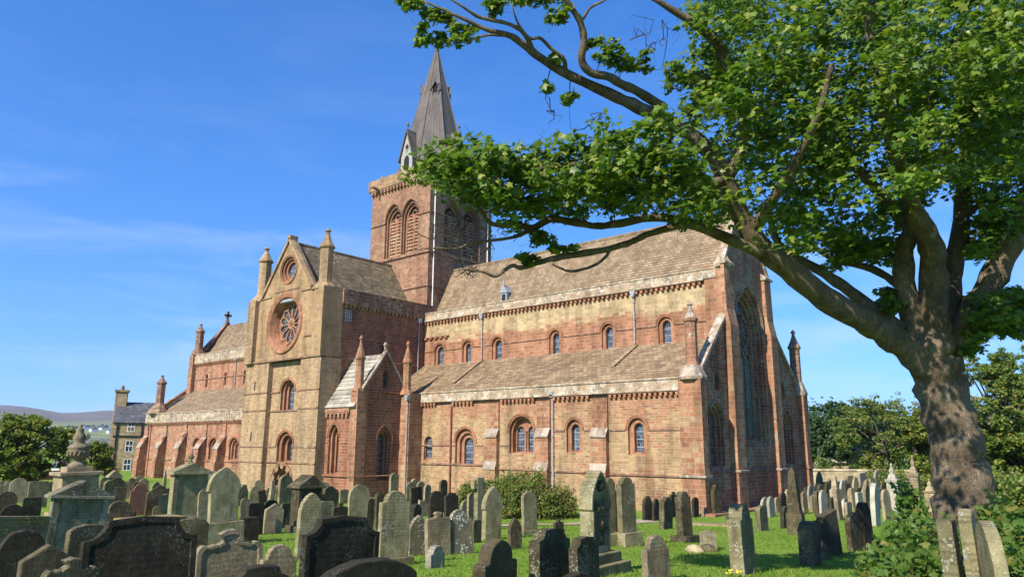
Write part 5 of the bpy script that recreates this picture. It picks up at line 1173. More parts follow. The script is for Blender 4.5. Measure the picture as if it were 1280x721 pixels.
# ------------------------------------------------------------------ leaves
def leaf_mat(name, c1, c2, c3=None, amt3=0.0, transl=0.45, rough=0.5):
    t = NT(name, rough, 0.35); g = t.n('NewGeometry'); r = g.outputs['Random Per Island']
    c = t.mix(r, c1, c2)
    if c3: 
        w_ = t.n('TexWhiteNoise', noise_dimensions='1D'); t.l(r, w_.inputs['W'])
        big = t.noise(g.outputs['Position'], 0.55, 3); k = t.math('MULTIPLY', t.math('LESS_THAN', w_.outputs['Value'], amt3), 1.0)
        k = t.math('MAXIMUM', k, t.math('MULTIPLY', t.ramp(big, 0.5, 0.75), min(1, amt3 * 1.6))); c = t.mix(k, c, c3)
    t.l(c, t.b.inputs['Base Color'])
    tr = t.n('BsdfTranslucent'); t.l(t.mix(1.0, c, (1.15, 1.3, 0.5), 'MULTIPLY'), tr.inputs['Color'])
    ms = t.n('MixShader'); ms.inputs[0].default_value = transl; t.l(t.b.outputs[0], ms.inputs[1]); t.l(tr.outputs[0], ms.inputs[2]); t.l(ms.outputs[0], t.out.inputs[0])
    return t.m
M['leaf'] = leaf_mat('sycamore_leaf', (0.055, 0.118, 0.013), (0.165, 0.25, 0.027), (0.27, 0.30, 0.052), 0.13, transl=.42, rough=.42)
M['leaf_low'] = leaf_mat('undergrowth_leaf', (0.07, 0.14, 0.018), (0.12, 0.21, 0.035), (0.22, 0.21, 0.045), 0.14)
M['leaf_bush'] = leaf_mat('fuchsia_leaf', (0.10, 0.165, 0.022), (0.18, 0.24, 0.045), (0.29, 0.17, 0.07), 0.22)
M['leaf_left'] = leaf_mat('tree_leaf_yellowing', (0.08, 0.14, 0.02), (0.175, 0.225, 0.034), (0.31, 0.27, 0.05), 0.2)
M['leaf_dark'] = leaf_mat('evergreen_leaf', (0.028, 0.065, 0.018), (0.06, 0.11, 0.03), transl=0.3)
M['leaf_turn'] = leaf_mat('turning_leaf', (0.085, 0.15, 0.022), (0.16, 0.225, 0.04), (0.30, 0.25, 0.06), 0.19)

MAPLE = np.array([(0, .32, .05), (0, 0, 0), (.20, -.04, 0), (.46, .06, -.06), (.33, .24, 0), (.60, .52, -.10), (.27, .55, -.01), (0, 1, -.12), (-.27, .55, -.01), (-.60, .52, -.10), (-.33, .24, 0), (-.46, .06, -.06), (-.20, -.04, 0)], dtype=float)
MAPLE_F = np.array([(0, i, i + 1 if i < 12 else 1) for i in range(1, 13)])
OVAL = np.array([(0, 0, 0), (.3, .35, -.02), (.18, .8, -.05), (0, 1, -.1), (-.18, .8, -.05), (-.3, .35, -.02)], dtype=float)
OVAL_F = np.array([(0, 1, 2), (0, 2, 3), (0, 3, 4), (0, 4, 5)])
def leaves(name, pts, sizes, mat, parent, tmpl=MAPLE, tf=MAPLE_F, up=0.75, sunw=0.45, spread=0.75):
    """one leaf-shaped face group at every point, blades tilted towards the light, tips hanging"""
    n = len(pts); nr = RNG.normal(0, spread, (n, 3)) + np.array([0, 0, up]) + sunw * np.array(sun_dir)
    nr /= np.linalg.norm(nr, axis=1, keepdims=True)
    t_ = RNG.normal(0, 1, (n, 3)) + np.array([0, 0, -.7]); t_ -= nr * (t_ * nr).sum(1, keepdims=True); t_ /= np.linalg.norm(t_, axis=1, keepdims=True); b = np.cross(t_, nr)
    k = len(tmpl); sz = sizes[:, None, None]
    V = pts[:, None, :] + sz * (b[:, None, :] * tmpl[None, :, 0:1] + t_[:, None, :] * (tmpl[None, :, 1:2] - .4) + nr[:, None, :] * tmpl[None, :, 2:3])
    F = (tf[None] + (np.arange(n) * k)[:, None, None]).reshape(-1, 3)
    return np_mesh(name, V.reshape(-1, 3), F, mat, parent)

def bark_mat(name, A, B, C, sc=1.0):
    t = NT(name, 0.92, 0.15); g = t.n('NewGeometry'); P = g.outputs['Position']
    a = t.noise(P, 1.6 * sc, 6, 0.65); c = t.mix(t.ramp(a, 0.35, 0.62), A, B)
    b = t.noise(t.vscale(P, (1, 1, .45)), 5 * sc, 6, 0.7); c = t.mix(t.math('MULTIPLY', t.ramp(b, 0.52, 0.68), 0.8), c, C)
    d = t.noise(P, 3.1 * sc, 5, 0.7); c = t.mix(t.math('MULTIPLY', t.ramp(d, 0.56, 0.68), 0.55), c, (0.15, 0.15, 0.055))
    f = t.noise(t.vscale(P, (1, 1, .5)), 22 * sc, 5, 0.7); c = t.mix(1.0, c, t.ramp(f, .3, .7, .7, 1.2), 'MULTIPLY')
    t.l(c, t.b.inputs['Base Color'])
    vo = t.n('TexVoronoi', feature='DISTANCE_TO_EDGE'); t.l(t.vscale(P, (7 * sc, 7 * sc, 3 * sc)), vo.inputs['Vector'])
    t.bump(t.math('ADD', t.math('MULTIPLY', t.ramp(vo.outputs['Distance'], 0, .12), .5), t.math('ADD', f, t.math('MULTIPLY', b, 1.4))), .8, .04); return t.m
M['bark'] = bark_mat('sycamore_bark', (0.13, 0.095, 0.062), (0.24, 0.18, 0.12), (0.36, 0.285, 0.195))
M['twig'] = bark_mat('twig_bark', (0.07, 0.055, 0.04), (0.12, 0.10, 0.075), (0.2, 0.17, 0.13), 3)

def smooth_path(P, sub=4):
    """catmull-rom through (point, radius) rows"""
    P = [np.array(p, float) for p in P]; out = []
    for i in range(len(P) - 1):
        a, b, c, d = P[max(i - 1, 0)], P[i], P[i + 1], P[min(i + 2, len(P) - 1)]
        for k in range(sub):
            t_ = k / sub; out.append(.5 * ((2 * b) + (c - a) * t_ + (2 * a - 5 * b + 4 * c - d) * t_ ** 2 + (3 * b - a - 3 * c + d) * t_ ** 3))
    out.append(P[-1]); return out

# ------------------------------------------------------------------ the big sycamore on the right
tb_ = at(1208, 704, 15.0)
TR = thing('sycamore_tree', 'big old sycamore leaning over the right side, its boughs reaching towards the spire', 'tree', (tb_.x, tb_.y, gz(tb_.x, tb_.y)), worldparts=True)
def W3(rows): return [(*at(x, y, d), r) for x, y, d, r in rows]
limb_pts = []
def limb(rows, name='limb', n=10, jit=.05, mat='bark', world=False, sub=4, keep=True):
    pp = smooth_path(rows if world else W3(rows), sub); ph = rnd.uniform(0, 6)
    for k, p in enumerate(pp): p[3] *= .9 * (1 + .07 * math.sin(k * 1.7 + ph) + rnd.uniform(-.04, .04)); p[0] += rnd.uniform(-.3, .3) * p[3] * .25; p[2] += rnd.uniform(-.3, .3) * p[3] * .25
    mb = MB(); mb.tube([p[:3] for p in pp], [max(.006, p[3]) for p in pp], n, jit)
    o = mb.build(name, M[mat], TR, smooth=True)
    if keep:
        for p in pp: limb_pts.append(p)
    return o
limb([(1212, 735, 15, 1.05), (1210, 700, 15, .86), (1208, 660, 15, .70), (1204, 615, 15, .61), (1195, 560, 15, .555), (1184, 515, 15, .53), (1172, 470, 15, .51), (1163, 435, 15, .53), (1160, 405, 15.1, .43), (1166, 370, 15.2, .30)], 'trunk', 20, .045, sub=5)
limb([(1178, 478, 15, .38), (1140, 440, 14.9, .33), (1110, 418, 14.7, .29), (1075, 398, 14.4, .27), (1030, 372, 14.1, .25), (985, 336, 13.8, .24), (950, 308, 13.6, .225), (925, 268, 13.4, .20), (906, 222, 13.1, .175), (882, 185, 12.9, .15), (845, 157, 12.7, .13), (800, 135, 12.5, .115), (760, 117, 12.3, .10), (700, 88, 12, .082), (665, 65, 11.8, .07), (640, 46, 11.7, .055), (610, 38, 11.6, .04), (575, 22, 11.5, .03), (530, 2, 11.4, .015)])
limb([(955, 318, 13.6, .13), (905, 296, 13.3, .105), (860, 277, 13, .09), (815, 272, 12.8, .08), (765, 281, 12.6, .072), (740, 282, 12.5, .066), (702, 275, 12.3, .072), (687, 274, 12.2, .065), (665, 285, 12.1, .06), (647, 282, 12, .052), (615, 280, 11.9, .042), (600, 262, 11.8, .03), (585, 248, 11.8, .012)])
limb([(900, 295, 13.3, .10), (860, 282, 12.9, .07), (815, 291, 12.6, .065), (790, 302, 12.4, .06), (765, 310, 12.3, .056), (740, 315, 12.1, .062), (702, 321, 11.9, .055), (677, 327, 11.8, .045), (652, 335, 11.7, .04), (640, 332, 11.6, .036), (620, 345, 11.5, .032), (605, 340, 11.4, .025), (577, 336, 11.3, .012)])
limb([(668, 284, 12.1, .04), (650, 294, 12, .034), (627, 299, 11.9, .03), (590, 304, 11.8, .026), (570, 311, 11.7, .02), (540, 310, 11.6, .014), (500, 316, 11.5, .006)], n=6)
limb([(762, 311, 12.3, .035), (758, 320, 12.2, .03), (742, 332, 12.1, .028), (715, 339, 12, .026), (700, 335, 12, .02), (690, 330, 12, .01)], n=6)
limb([(828, 134, 12.65, .10), (800, 116, 12.3, .082), (780, 107, 12.2, .078), (760, 96, 12.0, .075), (738, 91, 11.9, .072), (727, 75, 11.8, .068), (730, 50, 11.7, .062), (725, 27, 11.6, .058), (714, 10, 11.5, .05), (700, -12, 11.4, .04)])
limb([(729, 24, 11.6, .03), (738, 10, 11.5, .026), (752, 3, 11.4, .02), (765, -6, 11.3, .012)], n=6)
limb([(706, 90, 12, .045), (705, 75, 11.9, .04), (690, 62, 11.8, .034), (675, 48, 11.7, .03), (662, 48, 11.6, .028), (648, 30, 11.5, .02), (640, 8, 11.4, .012)], n=7)
limb([(668, 68, 11.8, .05), (655, 42, 11.6, .042), (635, 30, 11.5, .035), (600, 22, 11.4, .03), (580, 10, 11.3, .022), (555, -6, 11.2, .012)], n=7)
limb([(640, 46, 11.7, .03), (612, 44, 11.6, .024), (585, 50, 11.6, .018), (560, 52, 11.5, .012), (535, 52, 11.5, .006)], n=6)
limb([(908, 225, 13.1, .14), (930, 170, 12.8, .12), (925, 120, 12.5, .11), (897, 55, 12.2, .1), (880, 40, 12.1, .085), (860, 25, 12, .07), (815, -3, 11.8, .05)])
limb([(1125, 412, 14.9, .18), (1098, 392, 15.0, .15), (1062, 364, 15.1, .13), (1032, 343, 15.2, .115), (1006, 328, 15.3, .10), (985, 316, 15.4, .09), (968, 295, 15.4, .08), (960, 250, 15.5, .06)])
limb([(1135, 380, 15.2, .11), (1123, 357, 15.3, .095), (1090, 336, 15.5, .085), (1045, 325, 15.7, .07), (1010, 306, 15.9, .055), (985, 312, 16, .035)])
limb([(1150, 440, 15, .28), (1140, 395, 15, .25), (1130, 350, 15.0, .23), (1130, 312, 15.0, .21), (1137, 285, 14.9, .17), (1117, 262, 14.8, .14), (1080, 220, 14.5, .11), (1030, 170, 14.1, .09), (980, 110, 13.7, .06), (950, 60, 13.4, .03)])
limb([(1172, 440, 15, .32), (1166, 375, 14.8, .29), (1166, 320, 14.6, .27), (1155, 288, 14.4, .22), (1130, 230, 14, .17), (1110, 150, 13.4, .14), (1090, 60, 12.9, .1), (1080, -40, 12.5, .08)])
limb([(1180, 420, 15.1, .26), (1189, 370, 15.3, .22), (1192, 330, 15.5, .2), (1201, 285, 15.7, .19), (1206, 235, 15.9, .18), (1215, 150, 16.2, .15), (1228, 70, 16.5, .13), (1245, -20, 16.8, .1)])
limb([(1185, 440, 15, .30), (1213, 395, 14.9, .29), (1242, 345, 14.8, .28), (1263, 300, 14.7, .27), (1285, 255, 14.6, .25), (1310, 190, 14.4, .2), (1335, 100, 14.2, .15)])
limb([(1202, 275, 15.7, .08), (1225, 255, 15.8, .07), (1250, 235, 15.9, .05), (1275, 230, 16, .02)], n=6)
limb([(905, 225, 13.1, .11), (870, 235, 12.5, .085), (830, 225, 12.0, .07), (780, 215, 11.6, .055), (720, 205, 11.3, .04), (650, 215, 11.1, .03), (590, 215, 11, .02), (540, 205, 10.9, .01)])
limb([(940, 290, 13.5, .12), (985, 220, 12.5, .09), (1020, 150, 11.8, .07), (1040, 80, 11.4, .04)])
LP = np.array(limb_pts)

def in_poly(px, py, poly):
    c = False; n = len(poly)
    for i in range(n):
        x0, y0 = poly[i]; x1, y1 = poly[(i + 1) % n]
        if (y0 > py) != (y1 > py) and px < (x1 - x0) * (py - y0) / (y1 - y0) + x0: c = not c
    return c
# the crown: boughs seen here, each a region with its depth range and number of leafy sprays
regions = [
 ([(845, 150), (880, 60), (850, 20), (880, -40), (1300, -40), (1300, 235), (1262, 262), (1225, 262), (1200, 238), (1178, 232), (1150, 262), (1118, 292), (1085, 300), (1030, 312), (985, 318), (940, 300), (900, 285), (868, 255)], (11.2, 17.5), 680, .36),
 ([(985, 20), (1290, -30), (1290, 245), (1225, 255), (1150, 245), (1090, 290), (1020, 300), (960, 270), (960, 120)], (14.2, 17.8), 190, .36),
 ([(845, 150), (870, 100), (1000, 40), (1290, 0), (1290, 200), (1180, 215), (1100, 270), (1010, 290), (930, 270), (880, 230)], (10.2, 13.0), 200, .33),
 ([(512, 215), (530, 190), (575, 176), (618, 178), (655, 205), (700, 172), (760, 152), (850, 140), (900, 170), (905, 260), (850, 268), (805, 262), (770, 262), (735, 268), (690, 266), (650, 284), (605, 262), (570, 248), (535, 232)], (10.6, 12.8), 155, .27),
 ([(560, 195), (640, 190), (760, 165), (860, 150), (890, 240), (760, 250), (640, 262), (570, 235)], (10.2, 11.8), 62, .25),
 ([(690, 235), (780, 225), (880, 230), (905, 285), (850, 280), (790, 268), (720, 276)], (12.0, 13.6), 40, .24),
 ([(830, 95), (860, 62), (900, 60), (910, 130), (860, 132)], (11.8, 13.5), 26, .25),
 ([(660, 290), (690, 290), (712, 298), (738, 292), (735, 312), (700, 314), (668, 312)], (11.7, 12.3), 9, .14),
 ([(642, 320), (665, 316), (675, 326), (650, 332)], (11.5, 11.8), 5, .11),
 ([(500, -10), (530, -6), (528, 8), (505, 10)], (11.2, 11.6), 6, .13),
 ([(522, 10), (552, 8), (556, 22), (530, 26)], (11.3, 11.7), 5, .12), ([(520, 36), (545, 34), (560, 52), (528, 56)], (11.3, 11.7), 6, .13), ([(556, 22), (585, 18), (592, 52), (562, 52)], (11.3, 11.8), 8, .14),
 ([(605, -5), (625, -2), (628, 14), (604, 14)], (11.2, 11.6), 5, .12), ([(636, -4), (656, -2), (650, 12)], (11.2, 11.6), 3, .11), ([(660, 0), (705, -6), (710, 18), (692, 30), (665, 18)], (11.4, 11.9), 9, .15),
 ([(682, 72), (698, 70), (698, 82), (684, 84)], (11.8, 12), 2, .10), ([(676, 92), (690, 92), (690, 118), (678, 104)], (11.8, 12), 2, .10), ([(693, 110), (716, 118), (712, 130), (698, 124)], (11.8, 12.1), 3, .1),
 ([(733, 45), (752, 45), (755, 72), (735, 74)], (11.8, 12.1), 5, .11), ([(752, 55), (780, 38), (784, 88), (755, 92)], (11.8, 12.2), 10, .13), ([(788, 66), (810, 66), (808, 90), (790, 88)], (11.9, 12.2), 5, .11),
 ([(1040, 290), (1110, 300), (1122, 330), (1060, 322), (1040, 335)], (14.4, 16.5), 60, .24), ([(1100, 365), (1130, 362), (1136, 382), (1108, 392)], (14.6, 16), 26, .2),
 ([(1208, 285), (1245, 262), (1285, 262), (1285, 300), (1240, 318), (1212, 330)], (13.6, 17), 80, .26), ([(1212, 372), (1250, 360), (1290, 366), (1290, 420), (1240, 412), (1215, 425)], (13.6, 17), 90, .26), ([(1195, 395), (1215, 395), (1222, 440), (1205, 440)], (14.6, 16), 24, .2),
]
LEAF = []; LSZ = []; TWG = []; twb = MB()
SPR = []
for poly, (d0, d1), cnt, cr_ in regions:
    x0, x1 = min(p[0] for p in poly), max(p[0] for p in poly); y0, y1 = min(p[1] for p in poly), max(p[1] for p in poly); k = 0
    while k < cnt:
        px, py = rnd.uniform(x0, x1), rnd.uniform(y0, y1)
        if not in_poly(px, py, poly): continue
        k += 1; c = np.array(at(px, py, rnd.uniform(d0, d1))); SPR.append((float(np.linalg.norm(LP[:, :3] - c, axis=1).min()), len(SPR), c, cr_))
SPR.sort(key=lambda q: q[:2]); ND = np.concatenate([LP, np.zeros((len(SPR), 4))]); nn_ = len(LP)
for _, _, c, cr_ in SPR:                             # nearest sprays first; later ones branch off earlier ones
    m = int(rnd.uniform(30, 56) * (cr_ / .34) ** 1.1) + 7
    q = RNG.normal(0, 1, (m, 3)); q /= np.linalg.norm(q, axis=1, keepdims=True); q *= (RNG.uniform(.1, 1, (m, 1)) ** .6) * cr_ * 1.15; q[:, 2] *= .5
    LEAF.append(c + q); LSZ.append(RNG.uniform(.06, .15, m)); TWG.append([])
    dd = np.linalg.norm(ND[:nn_, :3] - c, axis=1); j = int(dd.argmin()); ND[nn_] = (*c, .012); nn_ += 1
    if .1 < dd[j] < 2.2:
        a = ND[j, :3]; mid = (a + c) / 2 + RNG.normal(0, .12, 3) * min(1, dd[j]); mid[2] -= .05 * dd[j]
        r0 = min(.016, ND[j, 3] * .7) * (0.6 + .3 * dd[j]); pp = smooth_path([(*a, r0), (*mid, r0 * .8), (*c, r0 * .5)], 3); TWG[-1].append(([p[:3] for p in pp], [p[3] for p in pp], 5))
        for _ in range(2):
            e_ = c + RNG.normal(0, cr_ * .7, 3); TWG[-1].append(([c, (c + e_) / 2 + RNG.normal(0, .03, 3), e_], [r0 * .45, r0 * .3, .003], 4))
# boughs outside the picture, so that the crown closes overhead and to the right
for k in range(110):
    a = rnd.uniform(0, 6.28); q = rnd.uniform(1.0, 6.0); c0 = at(1250, 60, 15.5); c = np.array([c0.x + q * math.cos(a), c0.y + q * math.sin(a), c0.z + rnd.uniform(-.5, 4.2)])
    rel = Vector(c) - CAMP; z = rel.dot(FWD); px = 640 + FPX * rel.dot(RGT) / z; py = 360 - FPX * rel.dot(UPV) / z
    if -10 < py < 720 and px < 1290: continue
    m = 55; qq = RNG.normal(0, .34, (m, 3)); LEAF.append(c + qq); LSZ.append(RNG.uniform(.07, .14, m))
# thin places in the crown where the sun comes through onto trunk and bough
tg = [(1178, 600, .55), (1180, 650, .55), (1225, 615, .5), (1215, 640, .5), (1172, 465, .4), (1188, 500, .4), (1196, 560, .35), (1100, 408, .5), (1070, 390, .5), (1040, 370, .5), (1010, 350, .5), (985, 332, .5), (955, 308, .45), (1160, 410, .4), (1245, 340, .45), (1060, 378, .4)]
sd_ = np.array(sun_dir)
for k in range(len(LEAF)):
    cc = LEAF[k].mean(0)
    for x, y, rad in tg:
        o_ = np.array(at(x, y, 14.6 if x > 1120 else 13.6)); v = cc - o_; s_ = v @ sd_
        if s_ > .3 and np.linalg.norm(v - s_ * sd_) < rad:
            LEAF[k] = LEAF[k][:int(len(LEAF[k]) * .12)]; LSZ[k] = LSZ[k][:len(LEAF[k])]
            if k < len(TWG): TWG[k] = []
            break
# the big left bough shows through a gap along its length
view = [(1040, 372), (1000, 345), (965, 318), (940, 292), (926, 268), (912, 235), (900, 210), (888, 192), (862, 168)]
for k in range(len(TWG)):
    rel = Vector(LEAF[k].mean(0)) - CAMP if len(LEAF[k]) else Vector((0, 0, 0)); z = rel.dot(FWD)
    if z < 5 or z > 13.7: continue
    px, py = 640 + FPX * rel.dot(RGT) / z, 360.5 - FPX * rel.dot(UPV) / z
    if min(math.hypot(px - x, py - y) for x, y in view) < 26: LEAF[k] = LEAF[k][:3]; LSZ[k] = LSZ[k][:3]; TWG[k] = []
for tl in TWG:
    for q in tl: twb.tube(*q)
twb.build('twigs', M['twig'], TR, smooth=True)
leaves('crown', np.concatenate(LEAF), np.concatenate(LSZ), M['leaf'], TR, up=.7, sunw=.75, spread=.62)
# bare twigs against the church
bt = MB()
for x, y, d in ((560, 312, 11.7), (540, 300, 11.6), (575, 300, 11.7), (600, 335, 11.4), (590, 330, 11.4), (640, 290, 12), (615, 300, 11.9), (560, 290, 11.7), (585, 342, 11.4), (800, 45, 11.9), (812, 60, 11.9), (830, 50, 12), (690, 140, 12), (745, 150, 12)):
    p = np.array(at(x, y, d))
    for _ in range(4):
        q = [p + RNG.normal(0, .03, 3)]
        for s_ in range(4): q.append(q[-1] + RNG.normal(0, .1, 3) + np.array([-.03, 0, .03]))
        bt.tube(q, [.009, .008, .006, .004, .002], 4)
pieces(bt, 'bare_twig', M['twig'], TR)

# ------------------------------------------------------------------ shrubs
def clumps(n, c, rad, flat=1.0, shell=.45):
    q = RNG.normal(0, 1, (n, 3)); q /= np.linalg.norm(q, axis=1, keepdims=True); q *= RNG.uniform(shell, 1, (n, 1)); q[:, 2] = np.abs(q[:, 2]) * flat
    return np.array(c) + q * np.array(rad)
def shrub(name, label, cat, spots, mat, lsz, per, crad, base, tmpl=OVAL, tf=OVAL_F, stems=14):
    t_ = thing(name, label, cat, base, worldparts=True); P = []
    sb = MB()
    for c, rad, n in spots:
        cc = clumps(n, c, rad)
        for p in cc:
            m = int(per * rnd.uniform(.7, 1.3)); P.append(p + RNG.normal(0, crad, (m, 3)))
        for k in range(stems):
            e = cc[k % len(cc)]; b0 = np.array([c[0] + rnd.uniform(-.3, .3) * rad[0], c[1] + rnd.uniform(-.3, .3) * rad[1], gz(c[0], c[1]) - .1]); m_ = (b0 + e) / 2 + RNG.normal(0, .1, 3); sb.tube([b0, m_, e], [.03, .02, .006], 5)
    sb.build('stems', M['twig'], t_); P = np.concatenate(P); gl = np.array([gz(p[0], p[1]) for p in P]); P[:, 2] = np.maximum(P[:, 2], gl + .03)
    leaves('foliage', P, RNG.uniform(lsz * .7, lsz * 1.3, len(P)), mat, t_, tmpl, tf, up=.5, sunw=.5, spread=.8); return t_
b0 = ground_hit(648, 648)[0]; s = ground_hit(648, 648)[1] / FPX
def offs(px, z=0, back=0):
    q = b0 + RGT * ((px - 648) * s); f = Vector((FWD.x, FWD.y, 0)).normalized(); return (q.x + f.x * back, q.y + f.y * back, gz(q.x, q.y) + z)
shrub('fuchsia_bush', 'wide green bush with reddish tips growing against the church wall', 'bush',
      [(offs(655, .2, .8), (1.9, 1.5, 2.15), 200), (offs(695, .1, .9), (1.25, 1.2, 1.55), 110), (offs(625, .1, .9), (1.2, 1.1, 1.95), 110), (offs(596, .1, 1.2), (1.0, .9, 1.6), 90), (offs(580, .1, 1.2), (.6, .7, 1.2), 40)], M['leaf_bush'], .12, 42, .16, offs(650))
u0 = ground_hit(1150, 715)[0]
def un(px, py, d): p = at(px, py, d); return (p.x, p.y, p.z)
spots = []
for px, top, d, rw in ((1112, 672, 12.5, .5), (1130, 640, 13, .5), (1150, 668, 12, .6), (1175, 640, 13.2, .55), (1140, 690, 11, .6), (1180, 690, 10.5, .6), (1120, 700, 10.5, .5), (1215, 655, 11.5, .4), (1262, 640, 12.5, .5), (1285, 650, 11, .5), (1240, 630, 13.5, .5), (1275, 690, 9.5, .4)):
    p = at(px, top, d); g0 = gz(p.x, p.y); hh = max(.4, p.z - g0); spots.append(((p.x, p.y, g0), (rw, rw, hh), int(34 * (1 + hh * .5))))
shrub('sycamore_undergrowth', 'lush broad-leaved suckers crowding the foot of the big sycamore', 'undergrowth', spots, M['leaf_low'], .105, 24, .12, (u0.x, u0.y, u0.z), MAPLE, MAPLE_F)
p = at(1131, 600, 14); g0 = gz(p.x, p.y)
shrub('sapling', 'thin leafy sapling rising just left of the big trunk', 'sapling', [((p.x, p.y, g0), (.28, .28, p.z - g0), 40), ((p.x, p.y, g0 + .9), (.2, .2, max(.5, p.z - g0 - .9)), 24)], M['leaf_low'], .12, 9, .1, (p.x, p.y, g0), MAPLE, MAPLE_F, 5)

# ------------------------------------------------------------------ trees behind
def tree(name, label, px, py_top, half_px, d, mat, lsz=.3, n=150, per=40, zbase=None, flat=.8, group=None, low=False, bark='twig', trunk_r=.22):
    c = at(px, py_top, d); g0 = gz(c.x, c.y) if zbase is None else zbase; H = c.z - g0; rw = half_px * d / FPX
    t_ = thing(name, label, 'tree', (c.x, c.y, g0), group, worldparts=True); mb = MB(); top = Vector((c.x, c.y, g0 + H * .5))
    mb.tube([(c.x, c.y, g0 - .3), (c.x + .1, c.y, g0 + H * .22), top], [trunk_r * 1.3, trunk_r, trunk_r * .6], 9, .05); mb.build('trunk', M[bark], t_, smooth=True)
    lb = MB(); P = []; cen = np.array([c.x, c.y, g0 + H * .62]); nl = max(8, n // 14); lob = []
    for k in range(nl):                             # lobes of unequal size make the outline uneven
        v = RNG.normal(0, 1, 3); v /= np.linalg.norm(v); v[2] = v[2] * .8 + .08; q = cen + v * np.array([rw * .66, rw * .66, H * (.40 if low else .30)]) - np.array([0, 0, H * .14 if low else 0]) * rnd.uniform(.7, 1.1); lob.append((q, rnd.uniform(.22, .42)))
        lb.tube([top if k % 2 else top - Vector((0, 0, H * .15)), (Vector(q) + top) / 2 + Vector((0, 0, -.2)), q], [trunk_r * .5, trunk_r * .3, .03], 6)
    lb.build('limbs', M[bark], t_)
    for q, f in lob:
        for k in range(n // nl):
            v = RNG.normal(0, 1, 3); v /= np.linalg.norm(v); e = q + v * np.array([rw * f, rw * f, H * .5 * f * flat]) * RNG.uniform(.4, 1)
            P.append(e + RNG.normal(0, 1, (per, 3)) * np.array([.34, .34, .2]) * lsz * 2.2)
    P = np.concatenate(P); P = P[P[:, 2] > g0 + .2]
    leaves('crown', P, RNG.uniform(lsz * .7, lsz * 1.25, len(P)), mat, t_, OVAL, OVAL_F, up=.6, sunw=.6, spread=.7); return t_
tree('broadleaf_tree', 'leafy tree with yellowing crown at the left edge beyond the gravestones', 36, 513, 60, 58, M['leaf_left'], .24, 560, 50, zbase=-.4, low=True)
tree('broadleaf_tree', 'bushy green tree cut by the left edge of the photo', -28, 530, 46, 60, M['leaf_left'], .26, 300, 46, zbase=-.4, low=True)
tree('broadleaf_tree', 'small dark green tree standing before the tall stone house', 121, 547, 27, 66, M['leaf_left'], .2, 200, 44, zbase=-.4, low=True)
RT = dict(low=True)
tree('evergreen_tree', 'dark dense evergreen beyond the boundary wall beside the church\'s far corner', 1036, 501, 46, 78, M['leaf_dark'], .30, 420, 56, flat=1.1, **RT)
tree('evergreen_tree', 'dark evergreen behind the stone hut, hidden partly by a turning tree', 1085, 507, 44, 82, M['leaf_dark'], .30, 400, 56, flat=1.1, **RT)
tree('turning_tree', 'loose tree with yellow-brown leaves left of the big trunk beyond the wall', 1098, 490, 66, 70, M['leaf_turn'], .24, 330, 40, **RT)
tree('turning_tree', 'thin sparse half-bare tree close to the left of the big trunk', 1132, 462, 30, 66, M['leaf_turn'], .18, 60, 14)
tree('turning_tree', 'tall yellowing tree filling the gap right of the big trunk', 1236, 424, 74, 52, M['leaf_turn'], .20, 620, 50, **RT)
tree('turning_tree', 'yellowing tree at the right edge behind the tall one', 1295, 440, 60, 58, M['leaf_turn'], .22, 420, 50, **RT)
tree('broadleaf_tree', 'dark green tree low behind the yellowing one at the right edge', 1270, 515, 66, 50, M['leaf_left'], .24, 420, 50, **RT)
tree('broadleaf_tree', 'green tree standing behind the big trunk beyond the wall', 1180, 490, 60, 64, M['leaf_left'], .26, 420, 50, **RT)
for px, top, w_, d, mt, lb in ((1105, 578, 30, 58, 'leaf_turn', 'pale yellow-green shrub spilling over the boundary wall'), (1140, 590, 26, 54, 'leaf_left', 'dark green shrub before the boundary wall left of the big trunk'), (1235, 585, 40, 40, 'leaf_left', 'green shrub just right of the big trunk'), (1276, 590, 30, 36, 'leaf_turn', 'yellowish shrub at the right edge under the trees'), (1027, 570, 12, 68, 'leaf_low', 'small bright green shrub on top of the wall by the church\'s far corner')):
    p = at(px, top, d); g0 = gz(p.x, p.y); rw = w_ * d / FPX
    shrub('shrub', lb, 'shrub', [((p.x, p.y, g0), (rw, rw, p.z - g0), 110)], M[mt], .2, 22, .22, (p.x, p.y, g0))
# bank of far woods seen between the trunks
P = []
for px in range(1000, 1420, 9):
    for k in range(9):
        p = np.array(at(px + rnd.uniform(-5, 5), rnd.uniform(514, 592), rnd.uniform(88, 100))); P.append(p + RNG.normal(0, 1, (60, 3)) * np.array([.9, .9, .7]))
o = leaves('far_wood', np.concatenate(P), RNG.uniform(.3, .55, sum(len(q) for q in P)), M['leaf_dark'], None, OVAL, OVAL_F); tag(o, 'dark mass of woodland behind the trees on the right', 'wood', kind='stuff')

# ------------------------------------------------------------------ boundary wall, hut, house, town
a, b = at(985, 600, 66), at(1420, 600, 62); a.z = b.z = 0; f = (b - a).normalized(); nn = Vector((-f.y, f.x, 0))
mb = MB(); mb.prism([a - nn * .25 + Vector((0, 0, -.3)), a + nn * .25 + Vector((0, 0, -.3)), a + nn * .25 + Vector((0, 0, 1.45)), a - nn * .25 + Vector((0, 0, 1.45))], b - a)
wl = thing('boundary_wall', 'low rubble boundary wall closing the churchyard on the far right', 'wall', (a.x, a.y, 0), worldparts=True); mb.build('masonry', M['wall'], wl)
cb = MB(); cb.prism([a - nn * .32 + Vector((0, 0, 1.45)), a + nn * .32 + Vector((0, 0, 1.45)), a + nn * .1 + Vector((0, 0, 1.62)), a - nn * .1 + Vector((0, 0, 1.62))], b - a); cb.build('coping', M['wall'], wl)
c = at(1054, 585, 74); H1 = at(1054, 548, 74).z; hu = thing('stone_hut', 'low hut with a lichened stone roof among dark trees', 'hut', (c.x, c.y, 0), worldparts=True)
